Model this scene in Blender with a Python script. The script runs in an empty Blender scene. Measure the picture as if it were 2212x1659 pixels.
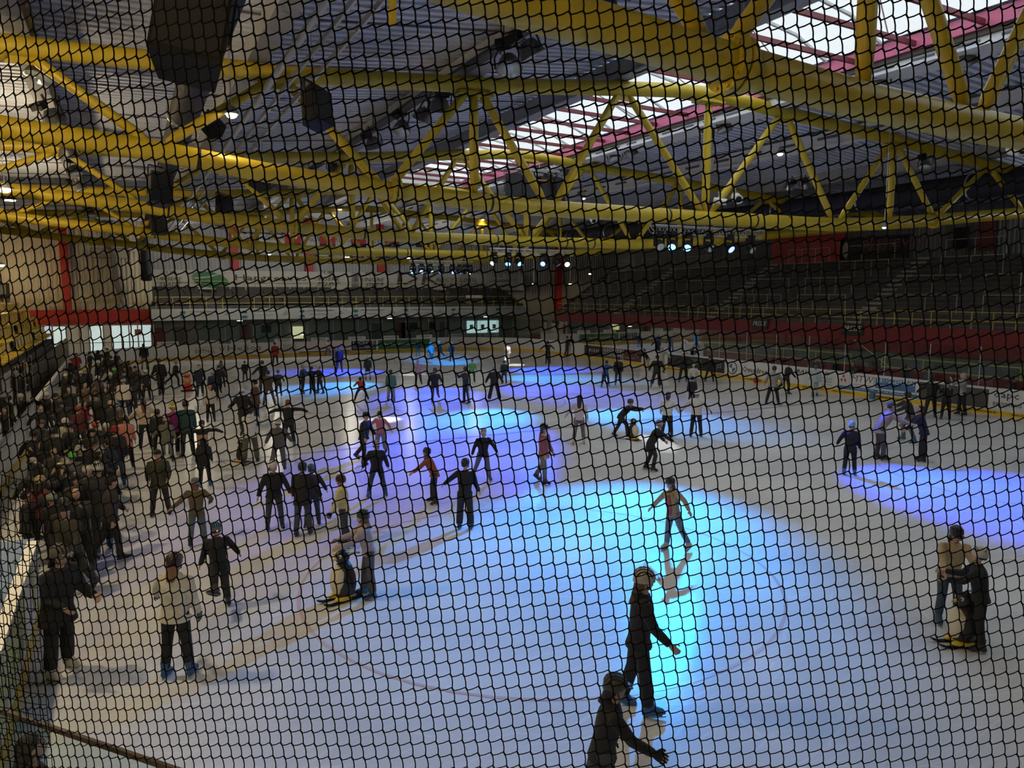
import bpy, math, random
from mathutils import Vector, Matrix, Quaternion
random.seed(7)
R = math.radians
SC = bpy.context.scene
COL = SC.collection

# ---------------------------------------------------------------- camera, world, exposure
CAM = Vector((0.0, 0.0, 5.4))
cd = bpy.data.cameras.new('camera'); cam = bpy.data.objects.new('camera', cd); COL.objects.link(cam)
cam.location = CAM; cam.rotation_euler = (R(90 - 6.95), 0, R(-27.7))
cd.sensor_fit = 'HORIZONTAL'; cd.sensor_width = 36.0; cd.lens = 36.0 * 1600.0 / 2212.0
cd.clip_start = 0.05; cd.clip_end = 400
SC.camera = cam
w = bpy.data.worlds.new('overcast_sky'); SC.world = w; w.use_nodes = True
w.node_tree.nodes['Background'].inputs[0].default_value = (0.72, 0.83, 1.0, 1)
w.node_tree.nodes['Background'].inputs[1].default_value = 0.6
SC.view_settings.view_transform = 'Standard'; SC.view_settings.look = 'None'
SC.view_settings.gamma = 1.0; SC.view_settings.use_curve_mapping = False
SC.view_settings.exposure = 0.0
SC.cycles.max_bounces = 4; SC.cycles.diffuse_bounces = 2; SC.cycles.glossy_bounces = 2; SC.cycles.adaptive_threshold = .1; SC.cycles.adaptive_min_samples = 12; SC.cycles.use_light_tree = False
SC.cycles.transmission_bounces = 6; SC.cycles.transparent_max_bounces = 12
SC.cycles.caustics_reflective = False; SC.cycles.caustics_refractive = False
SC.cycles.sample_clamp_indirect = 4.0
SC.cycles.use_denoising = True

FW = Vector((math.sin(R(27.7)) * math.cos(R(6.95)), math.cos(R(27.7)) * math.cos(R(6.95)), -math.sin(R(6.95))))
RT = Vector((math.cos(R(27.7)), -math.sin(R(27.7)), 0)); UP = RT.cross(FW)
def ray(x, y): return (FW * 1600 + RT * (x - 1106) - UP * (y - 829.5)).normalized()
def atz(x, y, Z=0.0):
    d = ray(x, y); return CAM + d * ((Z - CAM.z) / d.z)
def aty(x, y, Y):
    d = ray(x, y); return CAM + d * (Y / d.y)
def atx(x, y, X):
    d = ray(x, y); return CAM + d * (X / d.x)
def pix(p):
    v = Vector(p) - CAM; k = v.dot(FW); return (1106 + 1600 * v.dot(RT) / k, 829.5 - 1600 * v.dot(UP) / k)

def spot(name, loc, target, watts, color, cone, blend=0.35, radius=0.12):
    l = bpy.data.lights.new(name, 'SPOT'); l.energy = watts; l.color = color
    l.spot_size = R(cone); l.spot_blend = blend; l.shadow_soft_size = radius
    o = bpy.data.objects.new(name, l); COL.objects.link(o); o.location = loc
    o.rotation_euler = (Vector(target) - Vector(loc)).to_track_quat('-Z', 'Y').to_euler(); return o
def point(name, loc, watts, color, radius=0.15):
    l = bpy.data.lights.new(name, 'POINT'); l.energy = watts; l.color = color; l.shadow_soft_size = radius
    o = bpy.data.objects.new(name, l); COL.objects.link(o); o.location = loc; return o

# daylight falling through the ridge skylight
al = bpy.data.lights.new('skylight_daylight', 'AREA'); al.shape = 'RECTANGLE'; al.size = 5.8; al.size_y = 50; al.energy = 520; al.color = (.86, .95, 1.0)
ao = bpy.data.objects.new('skylight_daylight', al); COL.objects.link(ao); ao.location = (17.8, 21.5, 12.88)
# ---------------------------------------------------------------- materials
SKY, POW, WARM = 0.8, 1.5, 0.45
MATS = {}
def mat(name, col=(.5, .5, .5), rough=.6, metal=0.0, emit=None, es=0.0, noise=0.0, nscale=6.0, bump=0.0, bscale=40.0, spec=.5, trans=0.0, alpha=1.0, coat=0.0):
    if name in MATS: return MATS[name]
    m = bpy.data.materials.new(name); m.use_nodes = True; nt = m.node_tree; b = nt.nodes['Principled BSDF']
    b.inputs['Base Color'].default_value = (*col, 1); b.inputs['Roughness'].default_value = rough
    b.inputs['Metallic'].default_value = metal; b.inputs['Specular IOR Level'].default_value = spec
    b.inputs['Coat Weight'].default_value = coat
    if trans: b.inputs['Transmission Weight'].default_value = trans
    if alpha < 1: b.inputs['Alpha'].default_value = alpha
    if emit: b.inputs['Emission Color'].default_value = (*emit, 1); b.inputs['Emission Strength'].default_value = es
    if noise or bump:
        tc = nt.nodes.new('ShaderNodeTexCoord')
    if noise:
        n = nt.nodes.new('ShaderNodeTexNoise'); n.inputs['Scale'].default_value = nscale; n.inputs['Detail'].default_value = 4
        nt.links.new(tc.outputs['Object'], n.inputs['Vector'])
        r = nt.nodes.new('ShaderNodeValToRGB'); lo, hi = 1 - noise, 1 + noise * .6
        r.color_ramp.elements[0].position = .3; r.color_ramp.elements[1].position = .7
        r.color_ramp.elements[0].color = tuple(min(1, c * lo) for c in col) + (1,)
        r.color_ramp.elements[1].color = tuple(min(1, c * hi) for c in col) + (1,)
        nt.links.new(n.outputs['Fac'], r.inputs['Fac']); nt.links.new(r.outputs['Color'], b.inputs['Base Color'])
    if bump:
        n2 = nt.nodes.new('ShaderNodeTexNoise'); n2.inputs['Scale'].default_value = bscale
        nt.links.new(tc.outputs['Object'], n2.inputs['Vector'])
        bp = nt.nodes.new('ShaderNodeBump'); bp.inputs['Strength'].default_value = bump; bp.inputs['Distance'].default_value = .02
        nt.links.new(n2.outputs['Fac'], bp.inputs['Height']); nt.links.new(bp.outputs['Normal'], b.inputs['Normal'])
    MATS[name] = m; return m
_cm = {}
def cmat(col, rough=.8, tag='cloth'):
    k = (tuple(round(c, 3) for c in col), rough, tag)
    if k not in _cm: _cm[k] = mat('%s_%d' % (tag, len(_cm)), col, rough, noise=.18, nscale=14, bump=.15 if tag == 'cloth' else 0, bscale=60)
    return _cm[k]

yellow = mat('yellow_paint', (.55, .40, .02), .42, noise=.12, nscale=2.5)
yrail = mat('yellow_rail_paint', (.55, .45, .10), .5)
greybeam = mat('grey_steel_beam', (.34, .35, .38), .5, noise=.12)
whitebeam = mat('white_steel_beam', (.78, .80, .84), .5, noise=.08)
deckm = mat('roof_deck_sheet', (.68, .74, .93), .75, noise=.10, nscale=.8, spec=.15)
redpaint = mat('red_paint', (.38, .02, .015), .5, noise=.1)
maroon = mat('maroon_paint', (.16, .02, .03), .5)
pinkbeam = mat('pink_steel', (.62, .14, .26), .5, noise=.08)
blackp = mat('black_plastic', (.007, .007, .008), .6, noise=.2, spec=.3)
blackm = mat('black_metal', (.02, .02, .022), .4)
steel = mat('galvanised_steel', (.55, .56, .58), .35, metal=.8)
chrome = mat('polished_reflector', (.8, .8, .82), .12, metal=1.0)
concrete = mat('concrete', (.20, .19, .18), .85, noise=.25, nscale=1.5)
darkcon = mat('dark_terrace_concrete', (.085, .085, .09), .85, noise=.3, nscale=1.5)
boardw = mat('board_white', (.68, .70, .73), .35, noise=.05, nscale=3)
boardy = mat('board_kick_yellow', (.75, .50, .03), .4, noise=.08)
ductm = mat('dark_duct', (.028, .03, .042), .7, noise=.2, spec=.2)
def glassmat(name, tint=(.85, .95, .95), refl=.12, rough=.02):
    if name in MATS: return MATS[name]
    m = bpy.data.materials.new(name); m.use_nodes = True; nt = m.node_tree; nt.nodes.clear()
    o = nt.nodes.new('ShaderNodeOutputMaterial'); t = nt.nodes.new('ShaderNodeBsdfTransparent'); t.inputs[0].default_value = (*tint, 1)
    g = nt.nodes.new('ShaderNodeBsdfGlossy'); g.inputs['Roughness'].default_value = rough
    f = nt.nodes.new('ShaderNodeFresnel'); f.inputs['IOR'].default_value = 1.34
    mx = nt.nodes.new('ShaderNodeMixShader')
    nt.links.new(f.outputs[0], mx.inputs[0]); nt.links.new(t.outputs[0], mx.inputs[1]); nt.links.new(g.outputs[0], mx.inputs[2]); nt.links.new(mx.outputs[0], o.inputs[0])
    MATS[name] = m; return m
glass = glassmat('clear_rink_glass')

# ---------------------------------------------------------------- mesh helpers
class MB:
    def __init__(s): s.v = []; s.f = []; s.m = []; s.cm = 0
    def _add(s, vs, fs):
        n = len(s.v); s.v += [tuple(v) for v in vs]; s.f += [tuple(i + n for i in f) for f in fs]; s.m += [s.cm] * len(fs); return s
    def box(s, c, d, rz=0.0):
        x, y, z = d[0] / 2, d[1] / 2, d[2] / 2; ca, sa = math.cos(rz), math.sin(rz)
        vs = [(c[0] + a * x * ca - b * y * sa, c[1] + a * x * sa + b * y * ca, c[2] + e * z) for e in (-1, 1) for a, b in ((-1, -1), (1, -1), (1, 1), (-1, 1))]
        return s._add(vs, [(3, 2, 1, 0), (4, 5, 6, 7), (0, 1, 5, 4), (1, 2, 6, 5), (2, 3, 7, 6), (3, 0, 4, 7)])
    def hexa(s, vs):
        return s._add(vs, [(3, 2, 1, 0), (4, 5, 6, 7), (0, 1, 5, 4), (1, 2, 6, 5), (2, 3, 7, 6), (3, 0, 4, 7)])
    def beam(s, p, q, wd, ht, up=(0, 0, 1)):
        p, q = Vector(p), Vector(q); d = (q - p).normalized(); u = Vector(up)
        sd = d.cross(u)
        if sd.length < 1e-4: sd = d.cross(Vector((0, 1, 0)))
        sd.normalize(); u = sd.cross(d)
        vs = [b + sd * (wd / 2 * a) + u * (ht / 2 * c) for b in (p, q) for a, c in ((-1, -1), (1, -1), (1, 1), (-1, 1))]
        return s.hexa(vs)
    def tube(s, pts, rad, n=8, cap=True, flat=None):
        pts = [Vector(p) for p in pts]; k = len(pts)
        rad = [rad] * k if isinstance(rad, (int, float)) else rad
        vs = []; pu = None
        for i, p in enumerate(pts):
            d = (pts[min(i + 1, k - 1)] - pts[max(i - 1, 0)]).normalized()
            if pu is None:
                pu = d.cross(Vector((0, 0, 1)))
                if pu.length < .2: pu = d.cross(Vector((0, 1, 0)))
            pu = (pu - d * pu.dot(d)).normalized(); pw = d.cross(pu)
            r = rad[i]; ra, rb = (r if isinstance(r, tuple) else (r, r))
            vs += [p + pu * (ra * math.cos(2 * math.pi * j / n)) + pw * (rb * math.sin(2 * math.pi * j / n)) for j in range(n)]
        fs = [(i * n + j, i * n + (j + 1) % n, (i + 1) * n + (j + 1) % n, (i + 1) * n + j) for i in range(k - 1) for j in range(n)]
        if cap: fs += [tuple(reversed(range(n))), tuple(range((k - 1) * n, k * n))]
        return s._add(vs, fs)
    def bar(s, p, q, r, n=8): return s.tube([p, q], r, n)
    def rings(s, rs, cap=True):
        n = len(rs[0]); vs = [v for r in rs for v in r]; k = len(rs)
        fs = [(i * n + j, i * n + (j + 1) % n, (i + 1) * n + (j + 1) % n, (i + 1) * n + j) for i in range(k - 1) for j in range(n)]
        if cap: fs += [tuple(reversed(range(n))), tuple(range((k - 1) * n, k * n))]
        return s._add(vs, fs)
    def ball(s, c, r, n=8, k=6, ax=None):
        r = (r, r, r) if isinstance(r, (int, float)) else r; c = Vector(c); M = ax or Matrix.Identity(3)
        vs = [c + M @ Vector((0, 0, -r[2]))]
        for i in range(1, k):
            a = math.pi * i / k
            vs += [c + M @ Vector((r[0] * math.sin(a) * math.cos(2 * math.pi * j / n), r[1] * math.sin(a) * math.sin(2 * math.pi * j / n), -r[2] * math.cos(a))) for j in range(n)]
        vs.append(c + M @ Vector((0, 0, r[2]))); e = len(vs) - 1
        fs = [(0, 1 + (j + 1) % n, 1 + j) for j in range(n)]
        fs += [(1 + i * n + j, 1 + i * n + (j + 1) % n, 1 + (i + 1) * n + (j + 1) % n, 1 + (i + 1) * n + j) for i in range(k - 2) for j in range(n)]
        fs += [(1 + (k - 2) * n + j, 1 + (k - 2) * n + (j + 1) % n, e) for j in range(n)]
        return s._add(vs, fs)
    def lathe(s, prof, c=(0, 0, 0), n=12, ax=None, cap=True):
        c = Vector(c); M = ax or Matrix.Identity(3)
        rs = [[c + M @ Vector((r * math.cos(2 * math.pi * j / n), r * math.sin(2 * math.pi * j / n), z)) for j in range(n)] for r, z in prof]
        return s.rings(rs, cap)
    def quad(s, a, b, c, d): return s._add([a, b, c, d], [(0, 1, 2, 3)])
    def extr(s, poly, h0, h1):
        n = len(poly); vs = [(p[0], p[1], h0) for p in poly] + [(p[0], p[1], h1) for p in poly]
        return s._add(vs, [tuple(reversed(range(n))), tuple(range(n, 2 * n))] + [(i, (i + 1) % n, n + (i + 1) % n, n + i) for i in range(n)])
    def mesh(s, name, mats, base=(0, 0, 0), smooth=False):
        me = bpy.data.meshes.new(name); b = Vector(base)
        me.from_pydata([Vector(v) - b for v in s.v], [], s.f)
        for m in (mats if isinstance(mats, (list, tuple)) else [mats]): me.materials.append(m)
        if any(s.m): me.polygons.foreach_set('material_index', s.m)
        if smooth: me.polygons.foreach_set('use_smooth', [True] * len(me.polygons))
        return me
def axm(d, up=(0, 0, 1)):
    """matrix whose z axis points along d"""
    return Vector(d).to_track_quat('Z', 'Y').to_matrix()
def link(name, me, parent=None, loc=(0, 0, 0), rot=None):
    o = bpy.data.objects.new(name, me); COL.objects.link(o); o.location = loc
    if rot: o.rotation_euler = rot
    if parent: o.parent = parent
    return o
def tag(o, label=None, cat=None, group=None, kind=None):
    if label: o['label'] = label
    if cat: o['category'] = cat
    if group: o['group'] = group
    if kind: o['kind'] = kind
    return o
def empty(name, loc=(0, 0, 0), rz=0.0, label=None, cat=None, group=None, kind=None):
    o = bpy.data.objects.new(name, None); COL.objects.link(o); o.location = loc; o.rotation_euler = (0, 0, rz)
    o.empty_display_size = .1
    return tag(o, label, cat, group, kind)
def part(name, mb, m, parent, smooth=False):
    """world-space geometry into a child of an unrotated empty (two levels down too)"""
    base = Vector(); p = parent
    while p is not None: base += p.location; p = p.parent
    return link(name, mb.mesh(name, m, base, smooth), parent)
def struct(name, mb, m, label, smooth=False):
    o = link(name, mb.mesh(name, m, (0, 0, 0), smooth)); return tag(o, label, None, None, 'structure')
def solo(name, mb, m, label, cat, group=None, base=None, smooth=False):
    b = Vector(base) if base is not None else Vector(mb.v[0])
    o = link(name, mb.mesh(name, m, b, smooth), None, b); return tag(o, label, cat, group)
def copytree(o, loc, rz=None, label=None):
    def cp(s, par):
        c = s.copy(); COL.objects.link(c); c.parent = par
        for ch in kids.get(s.name, ()): cp(ch, c)
        return c
    kids = {}
    def walk(s):
        for ch in s.children: kids.setdefault(s.name, []).append(ch); walk(ch)
    walk(o)
    c = cp(o, None); c.location = loc
    if rz is not None: c.rotation_euler = (0, 0, rz)
    if label: c['label'] = label
    return c
TEXTS = []
def text(s, parent, loc, rot, h, m, width=None, name='lettering', align='LEFT', shear=0.0, depth=.004):
    cu = bpy.data.curves.new(name, 'FONT'); cu.body = s; cu.size = h * 1.42; cu.align_x = align; cu.align_y = 'BOTTOM'
    cu.extrude = depth; cu.resolution_u = 1; cu.shear = shear; cu.materials.append(m)
    o = bpy.data.objects.new(name, cu); COL.objects.link(o)
    base = Vector(); p = parent
    while p is not None: base += p.location; p = p.parent
    o.location = Vector(loc) - base; o.rotation_euler = rot; o.parent = parent
    TEXTS.append((o, width)); return o
# ---------------------------------------------------------------- ice
XL, XR, YN, YF, RC = -3.15, 34.4, 0.8, 66.4, 8.5
def icemat():
    m = bpy.data.materials.new('ice'); m.use_nodes = True; nt = m.node_tree; b = nt.nodes['Principled BSDF']; L = nt.links.new; N = nt.nodes.new
    tc = N('ShaderNodeTexCoord')
    n1 = N('ShaderNodeTexNoise'); n1.inputs['Scale'].default_value = .35; n1.inputs['Detail'].default_value = 3; L(tc.outputs['Object'], n1.inputs['Vector'])
    r = N('ShaderNodeValToRGB'); r.color_ramp.elements[0].color = (.64, .66, .70, 1); r.color_ramp.elements[1].color = (.76, .78, .80, 1)
    r.color_ramp.elements[0].position = .35; r.color_ramp.elements[1].position = .65
    L(n1.outputs['Fac'], r.inputs['Fac'])
    # skate scratches: stretched voronoi-edge lines in three directions
    prev = r.outputs['Color']; hgt = None
    for k, (a, sx, sy) in enumerate(((.4, .5, 5.), (2.1, .5, 4.5))):
        mp = N('ShaderNodeMapping'); mp.inputs['Rotation'].default_value = (0, 0, a); mp.inputs['Scale'].default_value = (sx, sy, 1)
        nz = N('ShaderNodeTexNoise'); nz.inputs['Scale'].default_value = .5; L(tc.outputs['Object'], nz.inputs['Vector'])
        ad = N('ShaderNodeMixRGB'); ad.inputs['Fac'].default_value = .3; L(tc.outputs['Object'], ad.inputs[1]); L(nz.outputs['Color'], ad.inputs[2])
        L(ad.outputs[0], mp.inputs['Vector'])
        v = N('ShaderNodeTexVoronoi'); v.feature = 'DISTANCE_TO_EDGE'; v.inputs['Scale'].default_value = 1.0; L(mp.outputs[0], v.inputs['Vector'])
        rr = N('ShaderNodeValToRGB'); rr.color_ramp.elements[0].color = (1, 1, 1, 1); rr.color_ramp.elements[1].color = (0, 0, 0, 1); rr.color_ramp.elements[1].position = .014
        L(v.outputs['Distance'], rr.inputs['Fac'])
        mx = N('ShaderNodeMixRGB'); mx.blend_type = 'MIX'; mx.inputs[2].default_value = (.88, .90, .92, 1)
        mu = N('ShaderNodeMath'); mu.operation = 'MULTIPLY'; mu.inputs[1].default_value = .5; L(rr.outputs['Color'], mu.inputs[0])
        L(mu.outputs[0], mx.inputs[0]); L(prev, mx.inputs[1]); prev = mx.outputs[0]
    L(prev, b.inputs['Base Color'])
    rg = N('ShaderNodeMapRange'); rg.inputs[3].default_value = .17; rg.inputs[4].default_value = .27; L(n1.outputs['Fac'], rg.inputs[0]); L(rg.outputs[0], b.inputs['Roughness'])
    b.inputs['IOR'].default_value = 1.31; b.inputs['Specular IOR Level'].default_value = .14
    n3 = N('ShaderNodeTexNoise'); n3.inputs['Scale'].default_value = 9; n3.inputs['Detail'].default_value = 3; L(tc.outputs['Object'], n3.inputs['Vector'])
    bp = N('ShaderNodeBump'); bp.inputs['Strength'].default_value = .06; bp.inputs['Distance'].default_value = .01; L(n3.outputs['Fac'], bp.inputs['Height']); L(bp.outputs[0], b.inputs['Normal'])
    return m
ice = icemat()
def rrect(off=0.0, n=10):
    pts = []; r = RC + off
    for cx, cy, a0 in ((XR - RC, YF - RC, 0), (XL + RC, YF - RC, 90), (XL + RC, YN + RC, 180), (XR - RC, YN + RC, 270)):
        pts += [(cx + r * math.cos(R(a0 + 90 * i / n)), cy + r * math.sin(R(a0 + 90 * i / n))) for i in range(n + 1)]
    return pts
b = MB(); b.extr(rrect(.05), -.06, 0); floor = struct('floor', b, ice, 'pale scratched ice surface of the rink')
def ring(c, r, wd, a0=0, a1=360, n=48, z=.004):
    m = MB(); vs = []
    for i in range(n + 1):
        a = R(a0 + (a1 - a0) * i / n)
        vs += [(c[0] + q * math.cos(a), c[1] + q * math.sin(a), z) for q in (r - wd / 2, r + wd / 2)]
    m._add(vs, [(2 * i, 2 * i + 1, 2 * i + 3, 2 * i + 2) for i in range(n)]); return m
def strip(x0, x1, y0, y1, z=.003): m = MB(); m.quad((x0, y0, z), (x1, y0, z), (x1, y1, z), (x0, y1, z)); return m
lred = mat('ice_line_red', (.64, .52, .54), .25, spec=.12); lblue = mat('ice_line_blue', (.42, .46, .56), .25, spec=.12)
for c in ((6.9, 12.0), (24.4, 12.0), (6.9, 55.), (24.4, 55.)): part('face_off_circle', ring(c, 4.5, .06), lred, floor)
part('centre_circle', ring((15.6, 33.6), 4.5, .06), lblue, floor)
part('blue_line', strip(XL, XR, 25.1, 25.35), lblue, floor); part('blue_line', strip(XL, XR, 42.2, 42.45), lblue, floor)
part('centre_line', strip(XL, XR, 33.5, 33.72), lred, floor)
b = MB(); b.box((20, 38, -.1), (80, 100, .06)); struct('floor_walkway', b, concrete, 'grey concrete walkway around the rink')

# ---------------------------------------------------------------- dasher boards
def boards(name, pts, label, glassh, gl0=0.0, panel=2.0, cap=boardw):
    """boards along a polyline (inner face); panels of about `panel` metres"""
    root = empty(name, (pts[0][0], pts[0][1], 0), 0, label, 'boards')
    # resample by length
    seg = []; P = [Vector((p[0], p[1], 0)) for p in pts]
    for a, c in zip(P, P[1:]):
        n = max(1, round((c - a).length / panel))
        for i in range(n): seg.append((a.lerp(c, i / n), a.lerp(c, (i + 1) / n)))
    for a, c in seg:
        d = (c - a).normalized(); nrm = Vector((-d.y, d.x, 0)) * SIDE
        g = d * .006
        m = MB(); q = [a + g, c - g, c - g + nrm * .1, a + g + nrm * .1]
        m.hexa([(*v.xy, .22) for v in q] + [(*v.xy, 1.16) for v in q]); part('board_panel', m, boardw, root)
        m = MB(); q = [a - nrm * .015, c - nrm * .015, c + nrm * .1, a + nrm * .1]
        m.hexa([(*v.xy, 0) for v in q] + [(*v.xy, .22) for v in q]); part('kick_strip', m, boardy, root)
        m = MB(); q = [a - nrm * .02, c - nrm * .02, c + nrm * .14, a + nrm * .14]
        m.hexa([(*v.xy, 1.16) for v in q] + [(*v.xy, 1.22) for v in q]); part('cap_rail', m, cap, root)
        if glassh:
            m = MB(); q = [a + g + nrm * .05, c - g + nrm * .05, c - g + nrm * .062, a + g + nrm * .062]
            m.hexa([(*v.xy, 1.22) for v in q] + [(*v.xy, glassh) for v in q]); part('glass_pane', m, glass, root)
            m = MB(); m.bar((*(a + nrm * .06).xy, 1.22), (*(a + nrm * .06).xy, glassh + .02), .02, 6); part('glass_post', m, steel, root)
    return root
RP = rrect(0.0, 8)
SIDE = -1
bright = boards('rink_boards', [(XR, YN + RC + 1), (XR, YF - RC)], 'white dasher boards with sponsor adverts along right side of rink', 3.0, panel=2.4)
bcr = boards('rink_boards', [(p[0], p[1]) for p in RP[:9]], 'curved white dasher boards in far right corner of rink', 3.0, panel=2)
bfar = boards('rink_boards', [(XR - RC, YF), (XL + RC, YF)], 'white dasher boards with sponsor adverts across far end of rink', 3.0, panel=2.4)
bcl = boards('rink_boards', [(p[0], p[1]) for p in RP[9:18]], 'curved white dasher boards in far left corner behind crowd', 0, panel=2)
bl = boards('rink_boards', [(XL, YF - RC), (XL, 34)], 'white dasher boards without glass along far half of left side', 0, panel=2.4)
bl2 = boards('rink_boards', [(XL, 34), (XL, 17)], 'white dasher boards with tall glass posts along near half of left side', 3.0, panel=2.4)
greencap = mat('board_pale_green', (.42, .47, .22), .5, noise=.25, nscale=2)
bn = boards('rink_boards', [(-1.5, 14.6), (-1.5, 6.2)], 'yellow green advert boards in near left corner with blue ledge', 0, panel=2.1)
m = MB(); m.box((-2.05, 10.6, 1.17), (1.0, 8.4, .08)); part('blue_ledge', m, mat('blue_mat', (.05, .17, .42), .5, noise=.15), bn)
for k in range(4):
    m = MB(); m.box((-1.493, 7.3 + k * 2.1, .75), (.012, 1.9 if k != 3 else .3, .7)); part('advert', m, greencap, bn)
navy = mat('print_navy', (.02, .04, .10), .4); pblack = mat('print_black', (.02, .02, .022), .4); pgrey = mat('print_grey', (.12, .12, .13), .5)
pgreen = mat('print_green', (.03, .16, .06), .4); pblue = mat('print_blue', (.06, .17, .38), .4); pred = mat('print_red', (.45, .02, .02), .4)
pwhite = mat('print_white', (.75, .76, .78), .4); plgrey = mat('print_light_grey', (.35, .36, .38), .4); ptan = mat('print_tan', (.45, .36, .12), .4)
FROT = (R(90), 0, 0); RROT = (R(90), 0, R(-90))
def far_ad(x0, x1, m=None, z0=.26, z1=1.12, lay=1):
    a, c = aty(x0, 745, YF).x, aty(x1, 745, YF).x
    if m:
        k = MB(); k.box(((a + c) / 2, YF - .004, (z0 + z1) / 2), (c - a, .01 * lay, z1 - z0)); part('advert', k, m, bfar)
    return a, c
def far_text(s, x0, x1, z, h, m, **k):
    a, c = aty(x0, 745, YF).x, aty(x1, 745, YF).x; text(s, bfar, (a, YF - .012, z), FROT, h, m, c - a, **k)
def right_ad(x0, x1, m=None, z0=.26, z1=1.12, lay=1):
    a, c = atx(x0, 800, XR).y, atx(x1, 800, XR).y
    if m:
        k = MB(); k.box((XR - .004, (a + c) / 2, (z0 + z1) / 2), (.01 * lay, abs(c - a), z1 - z0)); part('advert', k, m, bright)
    return a, c
def right_text(s, x0, x1, z, h, m, **k):
    a, c = atx(x0, 800, XR).y, atx(x1, 800, XR).y; text(s, bright, (XR - .012, a, z), RROT, h, m, abs(c - a), **k)
far_text('bürosysteme', 410, 468, .8, .24, plgrey); far_text('LILIENTHAL', 402, 464, .42, .3, pblack); far_text('g', 388, 398, .45, .55, pgreen)
far_text('Helios', 489, 562, .45, .5, pgrey); far_text('W', 472, 486, .5, .42, pgrey)
for i in range(7): far_ad(612 + i * 4, 614 + i * 4, plgrey, .4, 1.0)
far_ad(645, 757, pwhite); far_ad(645, 757, navy, .24, .32, 1.6); far_text('Container', 678, 720, .45, .25, pgrey, shear=.3)
far_ad(759, 812, navy); far_text('LICHTE', 762, 809, .72, .3, pwhite); far_text('CONTAINER', 762, 809, .34, .28, pwhite)
far_ad(817, 962, pgreen); far_text('Ihr Energieversorger', 829, 905, .55, .24, pwhite)
far_text('König Pilsener', 984, 1034, .55, .3, pgrey, shear=.3); far_text('König Pilsener', 1058, 1102, .55, .3, pgrey, shear=.3)
def disc(parent, name, c, r, m, ax, n=20, t=.008):
    k = MB(); k.lathe([(r, -t / 2), (r, t / 2)], c, n, ax); return part(name, k, m, parent)
AF = Matrix(((1, 0, 0), (0, 0, -1), (0, 1, 0))); AR_ = Matrix(((0, 0, -1), (1, 0, 0), (0, -1, 0)))
for x in (975, 1048): disc(bfar, 'emblem', (aty(x, 745, YF).x, YF - .01, .75), .3, mat('emblem_brown', (.2, .08, .05), .5), AF)
# curved corner adverts
def corner_text(s, t0, z, h, m, width):
    a = R(t0); p = (XR - RC + (RC - .03) * math.cos(a), YF - RC + (RC - .03) * math.sin(a), z)
    text(s, bcr, p, (R(90), 0, a - R(90)), h, m, width, align='CENTER')
corner_text('S', 69, .5, .4, pred, .4); corner_text('Sparkasse', 58, .5, .16, plgrey, 1.3)
right_ad(1302, 1262, pblack); right_text('KÜLM', 1272, 1292, .55, .25, pwhite); right_ad(1345, 1303, pgrey); right_text('LICHTE', 1305, 1343, .72, .26, pwhite); right_text('CONTAINER', 1305, 1343, .36, .24, pwhite)
right_ad(1385, 1346, mat('print_dark_red', (.10, .03, .03), .5)); right_text('BALDUR BAU', 1350, 1372, .4, .14, plgrey)
right_ad(1565, 1442, pblack); right_ad(1515, 1493, mat('print_dark_green', (.05, .11, .05), .4), .6, 1.0, 1.6); right_text('2S', 1546, 1558, .5, .3, plgrey)
cy = atx(1582, 800, XR).y
for nm, rr, mm in (('emblem_ring', .42, pgrey), ('emblem_disc', .34, pwhite)): disc(bright, nm, (XR - .01 - (.42 - rr) * .1, cy, .7), rr, mm, AR_, 24)
for sy, sz in ((1, 1), (-1, -1)):
    k = MB(); k._add([(XR - .026, cy, .7)] + [(XR - .026, cy + sy * .27 * math.cos(R(15 * i)), .7 + sz * .27 * math.sin(R(15 * i))) for i in range(7)], [(0, i, i + 1) for i in range(1, 7)]); part('emblem_quarter', k, pblue, bright)
right_text('Overdreef', 1604, 1662, .45, .34, pblack)
right_text('BAUER', 1719, 1765, .78, .24, pblack, shear=.3); right_text('D', 1783, 1793, .85, .2, pblack)
for i, s in enumerate(('Provinzial', 'SANITÄR', 'sport')): right_text(s, 1776, 1798, .66 - i * .17, .1, plgrey)
ma = atx(1823, 800, XR).y
k = MB()
for dy, dz in ((0, .12), (.11, -.08), (-.11, -.08)): k._add([(XR - .012, ma + dy + q, .85 + dz + e) for q, e in ((0, .11), (.07, 0), (0, -.11), (-.07, 0))], [(0, 1, 2, 3)])
part('emblem_diamonds', k, pred, bright)
right_ad(1891, 1836, plgrey, .6, 1.1); right_ad(1889.5, 1837.5, pwhite, .63, 1.07, 1.6); right_text('MTW', 1839, 1888, .66, .34, pgrey, shear=.2)
right_ad(1980, 1893, pblue, .55, 1.1); right_text('BRÜGGEMANN', 1896, 1976, .78, .26, pwhite); right_text('GRUPPE', 1896, 1916, .6, .12, pwhite)
right_ad(1986, 1812, pblue, .28, .46); right_text('Landstr. 36 · 47138 Duisburg', 1850, 1960, .33, .09, pwhite)
right_ad(2140, 1988, mat('print_charcoal', (.07, .07, .075), .5)); right_text('oapc', 2150, 2205, .72, .32, navy); right_text('security,u', 2150, 2212, .38, .24, pgrey)
for x in (1440, 1540, 1608, 1735, 1800, 1875, 1900, 2020, 2090, 2190):
    a = atx(x, 820, XR).y; text('www.GelbeSeiten.de', bright, (XR - .03, a, .06), RROT, .1, pblack, 1.4)
for i in range(9): text('www.GelbeSeiten.de', bfar, (7 + i * 2.1, YF - .03, .06), FROT, .1, pblack, 1.3)
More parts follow.
